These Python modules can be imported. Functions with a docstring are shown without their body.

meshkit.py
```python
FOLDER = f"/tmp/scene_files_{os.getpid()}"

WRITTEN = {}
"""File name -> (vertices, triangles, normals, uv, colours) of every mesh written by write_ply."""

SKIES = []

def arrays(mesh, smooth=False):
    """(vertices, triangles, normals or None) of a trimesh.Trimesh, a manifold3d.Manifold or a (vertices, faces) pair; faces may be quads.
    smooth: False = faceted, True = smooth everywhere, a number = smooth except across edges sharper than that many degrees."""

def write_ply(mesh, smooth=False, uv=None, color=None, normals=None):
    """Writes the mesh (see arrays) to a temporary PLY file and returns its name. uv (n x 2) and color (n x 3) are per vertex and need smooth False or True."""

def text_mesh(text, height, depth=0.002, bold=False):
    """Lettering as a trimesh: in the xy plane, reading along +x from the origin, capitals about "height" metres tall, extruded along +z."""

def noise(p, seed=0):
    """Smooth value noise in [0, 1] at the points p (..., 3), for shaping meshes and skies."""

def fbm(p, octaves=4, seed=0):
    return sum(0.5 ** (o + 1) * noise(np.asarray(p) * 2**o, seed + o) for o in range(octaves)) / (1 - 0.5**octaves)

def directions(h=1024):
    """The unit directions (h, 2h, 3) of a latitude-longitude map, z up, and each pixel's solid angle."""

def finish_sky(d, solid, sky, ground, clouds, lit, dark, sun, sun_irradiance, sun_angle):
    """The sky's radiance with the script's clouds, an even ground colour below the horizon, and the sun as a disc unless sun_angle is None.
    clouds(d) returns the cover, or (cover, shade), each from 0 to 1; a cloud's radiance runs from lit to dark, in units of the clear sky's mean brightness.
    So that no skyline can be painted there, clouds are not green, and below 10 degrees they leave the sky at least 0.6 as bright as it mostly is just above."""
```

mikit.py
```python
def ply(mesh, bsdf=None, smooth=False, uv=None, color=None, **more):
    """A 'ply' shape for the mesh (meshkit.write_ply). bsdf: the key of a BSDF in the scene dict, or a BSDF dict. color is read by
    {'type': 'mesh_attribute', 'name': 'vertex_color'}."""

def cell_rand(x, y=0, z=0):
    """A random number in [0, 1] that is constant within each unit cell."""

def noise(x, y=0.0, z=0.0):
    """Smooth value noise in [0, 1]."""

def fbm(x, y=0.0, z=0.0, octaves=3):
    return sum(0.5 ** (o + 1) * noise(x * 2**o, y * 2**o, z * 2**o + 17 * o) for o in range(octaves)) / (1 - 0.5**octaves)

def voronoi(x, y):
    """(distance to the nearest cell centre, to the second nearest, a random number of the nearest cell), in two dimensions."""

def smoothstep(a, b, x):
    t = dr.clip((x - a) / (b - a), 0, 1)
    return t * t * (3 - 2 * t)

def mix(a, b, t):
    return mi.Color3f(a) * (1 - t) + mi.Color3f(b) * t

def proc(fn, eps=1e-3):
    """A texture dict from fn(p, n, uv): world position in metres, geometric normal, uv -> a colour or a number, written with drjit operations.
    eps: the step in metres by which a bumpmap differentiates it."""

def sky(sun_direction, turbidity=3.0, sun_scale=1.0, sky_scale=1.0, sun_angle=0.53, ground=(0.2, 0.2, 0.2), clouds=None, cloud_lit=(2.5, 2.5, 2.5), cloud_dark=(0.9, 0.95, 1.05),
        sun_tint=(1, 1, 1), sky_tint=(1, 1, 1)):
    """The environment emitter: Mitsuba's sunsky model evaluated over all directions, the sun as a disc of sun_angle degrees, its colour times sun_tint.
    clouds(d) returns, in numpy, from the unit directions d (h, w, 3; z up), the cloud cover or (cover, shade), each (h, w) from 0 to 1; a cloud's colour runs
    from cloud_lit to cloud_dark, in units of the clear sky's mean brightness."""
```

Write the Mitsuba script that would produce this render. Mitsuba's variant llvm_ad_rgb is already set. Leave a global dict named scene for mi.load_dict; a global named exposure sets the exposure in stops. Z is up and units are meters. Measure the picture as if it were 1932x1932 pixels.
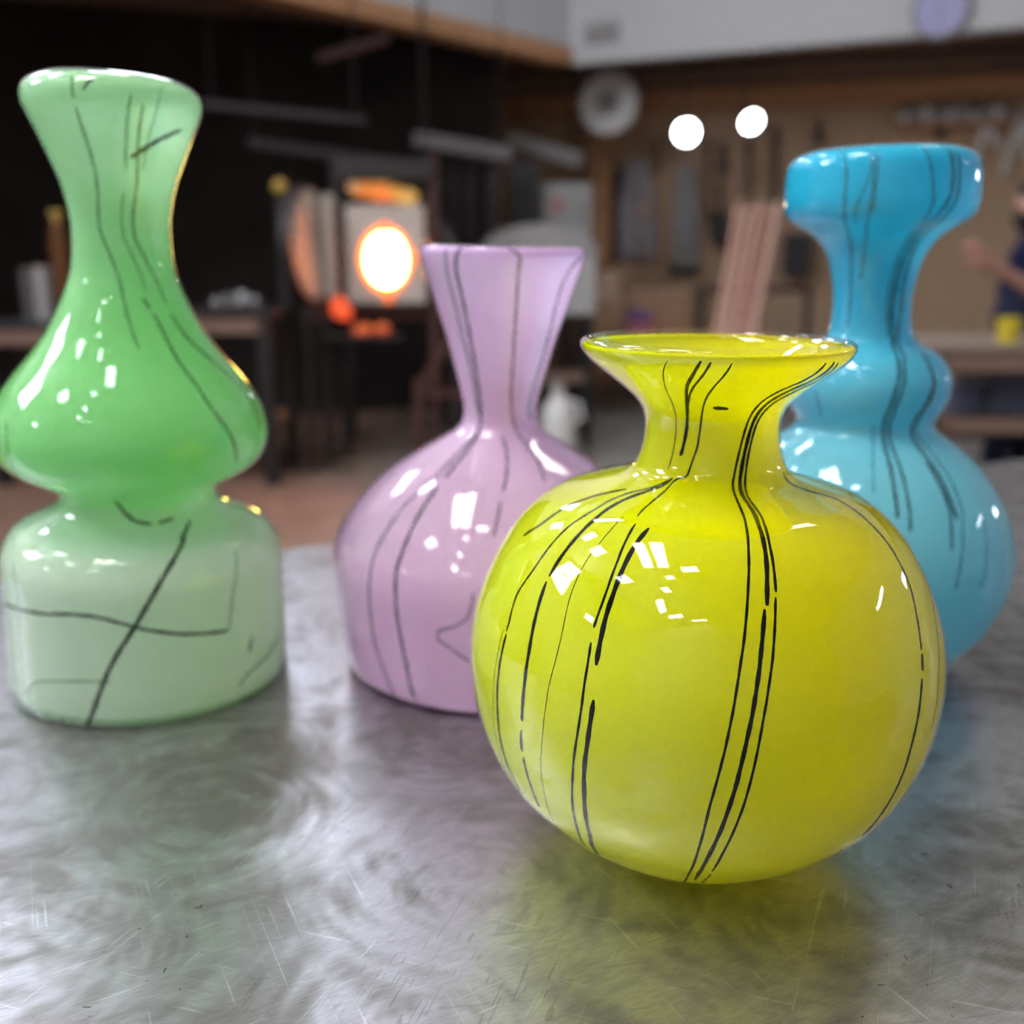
import math, random
import numpy as np, trimesh, drjit as dr, mitsuba as mi, mikit, meshkit
import manifold3d as m3
from mikit import noise, fbm, voronoi, smoothstep, mix, proc
from scipy.interpolate import PchipInterpolator, CubicSpline
from shapely.geometry import Polygon, Point
T = mi.ScalarTransform4f
random.seed(4); rng = np.random.default_rng(4)
scene, labels = {}, {}

# ------------------------------------------------------------------ camera
F_PX, HORIZON, EYE, TABLE = 1880.0, 490.0, 1.13, 0.90
PITCH = math.atan((966 - HORIZON) / F_PX)
FWD = np.array([0, math.cos(PITCH), -math.sin(PITCH)]); UP = np.array([0, math.sin(PITCH), math.cos(PITCH)])
CAM = np.array([0, 0, EYE])
scene['camera'] = dict(type='thinlens', fov=2 * math.degrees(math.atan(966 / F_PX)), fov_axis='x', aperture_radius=0.0027, focus_distance=0.318,
                       near_clip=0.02, far_clip=60.0, to_world=T().look_at(origin=CAM.tolist(), target=(CAM + FWD).tolist(), up=[0, 0, 1]))
exposure = 0.66
# ------------------------------------------------------------------ the light of the place: daylight panes, tubes, spot lamps, the fire
DAY = [19.0, 20.2, 22.8]
DAY_SOFT = [8.0, 8.6, 9.7]
SKYL = [18.0, 19.0, 21.0]
TUBE = [24.0, 24.0, 20.0]
SPOT = [60.0, 66.0, 70.0]
FIRE = [70.0, 19.0, 3.8]

def emitter(rgb): return {'type': 'area', 'radiance': {'type': 'rgb', 'value': list(rgb)}}
def at(px, py, Y):
    """world point seen at a pixel of the photograph, at the distance Y ahead"""
    r = FWD + (px - 966) / F_PX * np.array([1, 0, 0]) + (966 - py) / F_PX * UP
    return CAM + r * (Y / r[1])

# ------------------------------------------------------------------ helpers
def rgb(c): return {'type': 'rgb', 'value': list(c)}
def srgb(r, g, b):
    f = lambda x: x / 12.92 if x <= .04045 else ((x + .055) / 1.055) ** 2.4
    return [f(r / 255), f(g / 255), f(b / 255)]
def bsdf(key, d): scene[key] = d; return key
def matte(key, c, rough=.6, spec=.3, metal=0.0):
    return bsdf(key, {'type': 'twosided', 'b': {'type': 'principled', 'base_color': c if isinstance(c, dict) else rgb(c), 'roughness': rough, 'specular': spec, 'metallic': metal}})
def key_for(name, parent=None):
    k = (parent + '__' if parent else '') + name
    if k not in scene and k not in labels: return k
    i = 1
    while f'{k}_{i:03d}' in scene or f'{k}_{i:03d}' in labels: i += 1
    return f'{k}_{i:03d}'
def obj(name, mesh, mat, parent=None, smooth=35, light=None, **kw):
    k = key_for(name, parent)
    d = mikit.ply(mesh, mat, smooth=smooth, **kw)
    if light is not None: d['emitter'] = emitter(light)
    scene[k] = d
    return k
def tag(k, label, cat=None, group=None, kind=None):
    labels[k] = {'label': label}
    if cat: labels[k]['category'] = cat
    if group: labels[k]['group'] = group
    if kind: labels[k]['kind'] = kind
    return k
def thing(name, label, cat, group=None): return tag(key_for(name), label, cat, group)
def struct(name, label): return tag(key_for(name), label, kind='structure')
def plabel(k, label): labels[k] = {'label': label}

def rot_to(z):
    z = np.asarray(z, float) / np.linalg.norm(z)
    a = np.cross([0, 0, 1] if abs(z[2]) < .95 else [1, 0, 0], z); a /= np.linalg.norm(a)
    M = np.eye(4); M[:3, 0], M[:3, 1], M[:3, 2] = a, np.cross(z, a), z
    return M
def box(size, c=(0, 0, 0), rz=0, bev=.004):
    """a box with chamfered edges, turned about the vertical"""
    h = np.array(size) / 2; b = min(bev, .45 * min(size))
    pts = [np.array([sx * (h[0] - (0 if a == 0 else b)), sy * (h[1] - (0 if a == 1 else b)), sz * (h[2] - (0 if a == 2 else b))])
           for sx in (-1, 1) for sy in (-1, 1) for sz in (-1, 1) for a in (0, 1, 2)]
    m = trimesh.convex.convex_hull(np.array(pts))
    m.apply_transform(trimesh.transformations.rotation_matrix(rz, [0, 0, 1])); m.apply_translation(c)
    return m
def bar(a, b, w, d=None, bev=.003):
    """a square bar from a to b"""
    a, b = np.asarray(a, float), np.asarray(b, float)
    m = box((w, d or w, np.linalg.norm(b - a)), bev=bev); M = rot_to(b - a); M[:3, 3] = (a + b) / 2
    m.apply_transform(M); return m
def rod(a, b, r, r2=None, n=14):
    a, b = np.asarray(a, float), np.asarray(b, float); L = np.linalg.norm(b - a); r2 = r if r2 is None else r2; e = min(.25 * min(r, r2) + 1e-5, L * .2)
    m = trimesh.creation.revolve([(0, 0), (r - e, 0), (r, e), (r2, L - e), (r2 - e, L), (0, L)], sections=n)
    M = rot_to(b - a); M[:3, 3] = a; m.apply_transform(M); return m
def spin(prof, c=(0, 0, 0), axis=(0, 0, 1), n=32):
    m = trimesh.creation.revolve(prof, sections=n)
    M = rot_to(axis); M[:3, 3] = c; m.apply_transform(M); return m
def tube(points, r, n=8):
    """a round tube along a polyline; r: one radius or one per point"""
    p = np.asarray(points, float); r = np.broadcast_to(r, (len(p),)).astype(float)
    t = np.gradient(p, axis=0); t /= np.linalg.norm(t, axis=1)[:, None]
    ref = np.array([0, 0, 1.0]) if abs(t[:, 2]).max() < .9 else np.array([.3, 1, .1])
    a = np.cross(t, ref); a /= np.linalg.norm(a, axis=1)[:, None]; b = np.cross(t, a)
    return sweep(p, a * r[:, None], b * r[:, None], n)
def sweep(p, a, b, n=8):
    ang = np.arange(n) * 2 * math.pi / n
    v = p[:, None] + np.cos(ang)[None, :, None] * a[:, None] + np.sin(ang)[None, :, None] * b[:, None]
    k, L = len(p), []
    for i in range(k - 1):
        for j in range(n):
            q = [i * n + j, i * n + (j + 1) % n, (i + 1) * n + (j + 1) % n, (i + 1) * n + j]
            L += [[q[0], q[1], q[2]], [q[0], q[2], q[3]]]
    v = np.vstack([v.reshape(-1, 3), p[:1], p[-1:]])
    for j in range(n):
        L += [[k * n, (j + 1) % n, j], [k * n + 1, (k - 1) * n + j, (k - 1) * n + (j + 1) % n]]
    m = trimesh.Trimesh(v, np.array(L), process=False)
    return m
def join(*ms): return trimesh.util.concatenate(ms)
def prism(poly, h, M=None):
    m = trimesh.creation.extrude_polygon(Polygon(poly), h, engine='earcut')
    if M is not None: m.apply_transform(M)
    return m
def slab_line(a, b, z0, z1, th, side=1):
    """a wall between two ground points, thickness th to one side"""
    a, b = np.array(a, float), np.array(b, float); d = (b - a) / np.linalg.norm(b - a); n = np.array([-d[1], d[0]]) * side * th
    m = trimesh.creation.extrude_polygon(Polygon([a, b, b + n, a + n]), z1 - z0, engine='earcut'); m.apply_translation([0, 0, z0]); return m

# ------------------------------------------------------------------ materials
def f_concrete(p, n, uv):
    a = fbm(p.x * 1.7, p.y * 1.7, 3.0, 4); b = fbm(p.x * 9, p.y * 9, 1.0, 3)
    warm = smoothstep(-.1, -1.4, p.x)                       # the floor paint of the hot shop is a brown red
    return mix(mix((.17, .155, .135), (.27, .25, .225), a), (.24, .125, .08), warm * .85) * (.8 + .4 * b)
def f_wood(p, n, uv):
    g = fbm(p.x * 2.2, p.y * 2.2, p.z * 26, 4)
    return mix((.42, .20, .10), (.74, .40, .20), g)
def f_woodlight(p, n, uv):
    g = fbm(p.x * 5, p.y * 3, p.z * 30, 3)
    return mix((.34, .23, .15), (.52, .38, .26), g)
def f_toolwall(p, n, uv):
    g = fbm(p.x * 1.2, p.z * 1.2, 2.0, 3); s = fbm(p.x * 30, p.z * 2, 5.0, 3)
    return mix((.46, .30, .19), (.64, .44, .29), g * .6 + s * .4)
def f_soot(p, n, uv):
    g = fbm(p.x * 3, p.z * 3, p.y * 3, 4)
    return mix((.010, .008, .008), (.035, .026, .024), g)
def f_plaster(p, n, uv):
    g = fbm(p.x * 2, p.z * 2, p.y * 2, 3)
    return mix((.60, .60, .62), (.70, .70, .72), g)
def f_darkwood(p, n, uv):
    g = fbm(p.x * 2.5, p.y * 2.5, 4.0, 4)
    return mix((.15, .095, .072), (.33, .205, .155), g)
matte('m_concrete', proc(f_concrete), .55, .4)
matte('m_wood', proc(f_wood), .55)
matte('m_woodlight', proc(f_woodlight), .5)
matte('m_toolwall', proc(f_toolwall), .75, .2)
matte('m_soot', proc(f_soot), .8, .2)
matte('m_plaster', proc(f_plaster), .8, .2)
matte('m_darkwood', proc(f_darkwood), .6, .3)
matte('m_paint', (.36, .35, .335), .7)
matte('m_ceiling', (.50, .49, .48), .8, .2)
matte('m_lightpaint', (.72, .72, .73), .7)
matte('m_black', (.012, .012, .013), .45, .5)
matte('m_charcoal', (.035, .033, .035), .6, .4)
matte('m_maroon', (.022, .010, .011), .5, .4)
matte('m_frame', (.30, .30, .31), .5, .5)
matte('m_steel', (.42, .41, .41), .38, .5, .9)
matte('m_darksteel', (.035, .028, .028), .5, .4, .3)
matte('m_rust', (.07, .026, .022), .6, .4)
matte('m_rustdark', (.035, .014, .012), .7, .2)
matte('m_grey', (.36, .34, .34), .7)
matte('m_greylight', (.46, .45, .44), .6)
matte('m_apron', (.40, .36, .37), .85, .1)
matte('m_brick', (.56, .50, .44), .9, .1)
matte('m_white', (.84, .82, .79), .5, .5)
matte('m_bench', (.28, .215, .175), .6)
matte('m_benchshelf', (.25, .155, .115), .6)
matte('m_paintlight', (.66, .65, .63), .7)
matte('m_lilac', (.52, .50, .78), .5, .5)
matte('m_pink', (.62, .22, .26), .6)
matte('m_purple', (.20, .11, .30), .6)
matte('m_card', (.42, .27, .18), .8, .1)
matte('m_peach', (.56, .38, .28), .8, .1)
matte('m_orange', (.55, .20, .05), .5)
matte('m_gold', (.55, .36, .08), .4, .5)
matte('m_navy', (.018, .02, .07), .85, .1)
matte('m_denim', (.03, .035, .07), .85, .1)
matte('m_bluegrey', (.10, .11, .17), .7)
matte('m_skin', (.52, .27, .20), .5, .4)
matte('m_hair', (.018, .014, .014), .6, .3)
matte('m_lamp', (.05, .05, .05), .6)
matte('m_yellowplain', (.72, .58, .03), .3, .5)
matte('m_copper', (.90, .52, .42), .3, .5, .15)
matte('m_copperpale', (.95, .68, .54), .3, .5, .15)
matte('m_copperdark', (.40, .19, .16), .3, .5, .15)
matte('m_duct', (.17, .15, .15), .6)
matte('m_dimgrey', (.10, .095, .10), .7)
matte('m_dimorange', (.13, .05, .015), .6)
matte('m_thread', (.002, .002, .002), .8, .05)
for _n, _d, _f in (('green', (.012, .032, .016), (.08, .24, .10)), ('purple', (.018, .016, .026), (.13, .11, .18)), ('blue', (.003, .045, .065), (.02, .15, .22))):
    matte('m_thread_' + _n, _d, .5, .2); matte('m_thread_faint_' + _n, _f, .5, .2)
# ------------------------------------------------------------------ the steel table
TA = math.radians(25.6); EU, EV = np.array([math.cos(TA), math.sin(TA)]), np.array([math.sin(TA), -math.cos(TA)])   # along its back edge, and towards the camera
TP = np.array([-.188, .786])                                  # a point of the back edge
def rings(x, y, s, seed):
    """arcs left by a round scouring pad: grain that runs round the centre of each cell, the cells blending into one another"""
    gx, gy = x * s, y * s
    tot, val = mi.Float(1e-4), mi.Float(0)
    for a in (-1, 0, 1):
        for b in (-1, 0, 1):
            cx, cy = dr.floor(gx) + a, dr.floor(gy) + b
            ox = gx - cx - mikit.cell_rand(cx, cy, seed); oy = gy - cy - mikit.cell_rand(cx, cy, seed + 7)
            d = dr.sqrt(ox * ox + oy * oy); h = mikit.cell_rand(cx, cy, seed + 13)
            ca, sa = ox / (d + 1e-4), oy / (d + 1e-4)
            grain = noise(d * 11 + h * 90, ca * 2.3 + h * 30, sa * 2.3 + h * 70) * .6 + noise(d * 26 + h * 50, ca * 2.8 + h * 11, sa * 2.8 + h * 20) * .4
            w = (1 - smoothstep(.35, 1.0, d)) * smoothstep(.02, .3, d); w = w * w * (.05 + h * h)
            val += grain * w; tot += w
    return (val + 5e-5) / tot
def hatch(x, y, ang, across, along, seed, thr):
    """short fine parallel scratches"""
    c, s = math.cos(ang), math.sin(ang)
    a, b = x * c + y * s, -x * s + y * c
    return smoothstep(thr, thr + .05, noise(a * along + seed * 7, b * across, seed))
def marks(p):
    x, y = p.x, p.y
    wx = x + .03 * (fbm(x * 7, y * 7, 1.0, 2) - .5); wy = y + .03 * (fbm(x * 7, y * 7, 2.0, 2) - .5)
    return .38 * rings(wx, wy, 8.0, 3) + .30 * rings(wx + .31, wy + .17, 14.0, 21) + .32 * fbm(x * 9, y * 9, 5.0, 4)
def f_table(p, n, uv):
    x, y = p.x, p.y
    t = smoothstep(.35, .62, marks(p))
    sc = hatch(x, y, .55, 2000, 30, 3.0, .915) + hatch(x, y, -.3, 2100, 34, 9.0, .915) + hatch(x, y, 1.15, 2000, 32, 5.0, .92) + hatch(x, y, -1.1, 1900, 28, 15.0, .92)
    dark = (hatch(x, y, 1.25, 1300, 110, 31.0, .80) * smoothstep(.66, .76, fbm(x * 11, y * 11, 33.0, 2)) * .7 + hatch(x, y, .15, 1200, 50, 41.0, .90) * .5)
    fine = noise(x * 260 + y * 150, y * 1500 - x * 800, 3.0)
    pit = smoothstep(.955, .975, noise(x * 500, y * 500, 8.0)) * smoothstep(.55, .8, noise(x * 25, y * 25, 2.0))
    g = mix((.205, .194, .192), (.42, .41, .435), t) * (.90 + .20 * fine) + mi.Color3f(.13) * dr.minimum(sc, 1.0)
    return g * (1 - .35 * dr.minimum(dark, 1.0)) * (1 - .75 * pit)
def f_tablerough(p, n, uv):
    return .46 - .13 * smoothstep(.32, .64, marks(p))
bsdf('m_table', {'type': 'twosided', 'b': {'type': 'principled', 'base_color': proc(f_table), 'metallic': .92, 'roughness': proc(f_tablerough), 'specular': .5}})
tb = thing('steel_table', 'scratched bare steel work table with swirled scouring marks that the four vases stand on', 'table')
tc = TP + EU * .62 + EV * .62
obj('tabletop', box((2.75, 1.24, .03), (tc[0], tc[1], TABLE - .015), TA, .003), 'm_table', tb, smooth=False)
for sx in (-1, 1):
    for sy in (-1, 1):
        q = tc + EU * sx * 1.28 + EV * sy * .54
        k = obj('leg', box((.06, .06, TABLE - .035), (q[0], q[1], (TABLE - .035) / 2 + .002), TA), 'm_darksteel', tb)
        obj('foot_plate', box((.10, .10, .012), (q[0], q[1], .006), TA), 'm_darksteel', k)
for s in (-1, 1):
    q0, q1 = tc + EV * s * .54 - EU * 1.25, tc + EV * s * .54 + EU * 1.25
    obj('rail', bar([*q0, TABLE - .065], [*q1, TABLE - .065], .05), 'm_darksteel', tb)

# ------------------------------------------------------------------ the four vases: outer outlines (radius by height, metres), lean of the axis, drift of the centre
VASES = {
 'green': dict(axis=(-.2099,.535,.04306,-.03), wall=.0050, off=[(0,.0034),(.05,.0034),(.07,.003),(.1,.001),(.13,0),(.33,0)],
  prof=[(0,.0715),(.0015,.0737),(.004,.0747),(.02,.0747),(.04,.0742),(.06,.0739),(.07,.0739),(.074,.0737),(.078,.0728),(.082,.0711),(.086,.0688),(.09,.0648),(.094,.0571),(.098,.0485),(.102,.0428),(.106,.0404),(.1085,.0402),(.112,.0425),(.116,.0483),(.12,.0556),(.124,.0620),(.128,.0661),(.132,.0684),(.136,.0698),(.141,.0706),(.146,.0702),(.152,.0686),(.158,.066),(.164,.0625),(.17,.0582),(.176,.0533),(.182,.0482),(.188,.0436),(.194,.0394),(.2,.036),(.208,.0321),(.216,.0287),(.224,.026),(.232,.0247),(.24,.0242),(.246,.0241),(.252,.0246),(.26,.0259),(.268,.0279),(.276,.031),(.284,.0341),(.292,.0375),(.3,.041),(.304,.0423),(.3075,.0424),(.311,.0411),(.3138,.038),(.316,.0335),(.3170,.030)]),
 'purple': dict(axis=(-.0100,.56,.0219,-.01), wall=.0042, off=[(0,0),(.3,0)],
  prof=[(0,.082),(.001,.085),(.003,.0872),(.008,.0887),(.014,.0898),(.022,.0907),(.032,.0917),(.042,.0927),(.052,.0939),(.06,.0949),(.065,.0951),(.07,.0944),(.076,.0929),(.082,.0897),(.088,.0859),(.094,.0815),(.1,.0764),(.106,.0704),(.112,.0634),(.118,.0552),(.124,.0458),(.128,.0392),(.132,.0326),(.136,.0264),(.139,.0233),(.142,.0214),(.146,.0209),(.15,.0210),(.156,.0222),(.162,.0236),(.17,.0257),(.178,.0279),(.186,.0301),(.194,.0327),(.202,.0354),(.21,.038),(.218,.0405),(.226,.0433),(.232,.0452),(.2348,.0456),(.2362,.0448),(.2369,.0435)]),
 'blue': dict(axis=(.1965,.55,-.0110,0.), wall=.0045, off=[(0,.001),(.18,.001),(.2,.0004),(.3,.0004)],
  prof=[(0,.040),(.004,.0485),(.008,.0545),(.012,.0588),(.016,.0620),(.02,.0646),(.024,.0681),(.03,.0724),(.036,.0757),(.042,.0783),(.05,.0811),(.058,.0831),(.064,.0838),(.068,.0839),(.074,.0836),(.08,.0827),(.088,.0807),(.096,.0777),(.104,.0736),(.112,.0685),(.12,.0624),(.126,.0565),(.13,.0518),(.134,.0465),(.138,.0405),(.1405,.0375),(.143,.0366),(.146,.0375),(.15,.0400),(.154,.042),(.158,.0433),(.162,.0440),(.166,.0441),(.17,.0432),(.174,.0415),(.178,.0387),(.182,.0343),(.185,.0288),(.1875,.0245),(.19,.0228),(.194,.0217),(.2,.021),(.206,.0208),(.212,.0209),(.218,.0218),(.224,.023),(.23,.0245),(.234,.0264),(.238,.0289),(.242,.0326),(.246,.0387),(.25,.0452),(.253,.0477),(.257,.0491),(.262,.0495),(.27,.0492),(.276,.0486),(.2795,.0474),(.2825,.0445),(.2845,.0400),(.2855,.035)]),
 'yellow': dict(axis=(.07338,.37,.00705,0.), wall=.0050, off=[(0,0),(.14,0),(.155,.0006),(.165,.0004),(.18,0),(.3,0)],
  prof=[(0,.0375),(.002,.0412),(.005,.0462),(.01,.0532),(.015,.06),(.02,.0653),(.025,.0701),(.03,.0748),(.035,.0783),(.04,.0812),(.046,.084),(.052,.0862),(.058,.0879),(.064,.0892),(.07,.09),(.076,.0906),(.082,.0908),(.088,.0904),(.094,.0895),(.1,.0881),(.106,.0861),(.112,.0837),(.118,.081),(.124,.0776),(.13,.0737),(.136,.0684),(.14,.0637),(.1435,.0582),(.146,.0517),(.148,.0449),(.150,.0385),(.152,.0323),(.154,.029),(.157,.0275),(.161,.0262),(.165,.0254),(.17,.025),(.174,.0253),(.177,.0264),(.18,.0285),(.183,.0318),(.186,.0355),(.189,.0394),(.192,.0435),(.1945,.0465),(.1965,.0484),(.1985,.0494)]),
}
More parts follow.
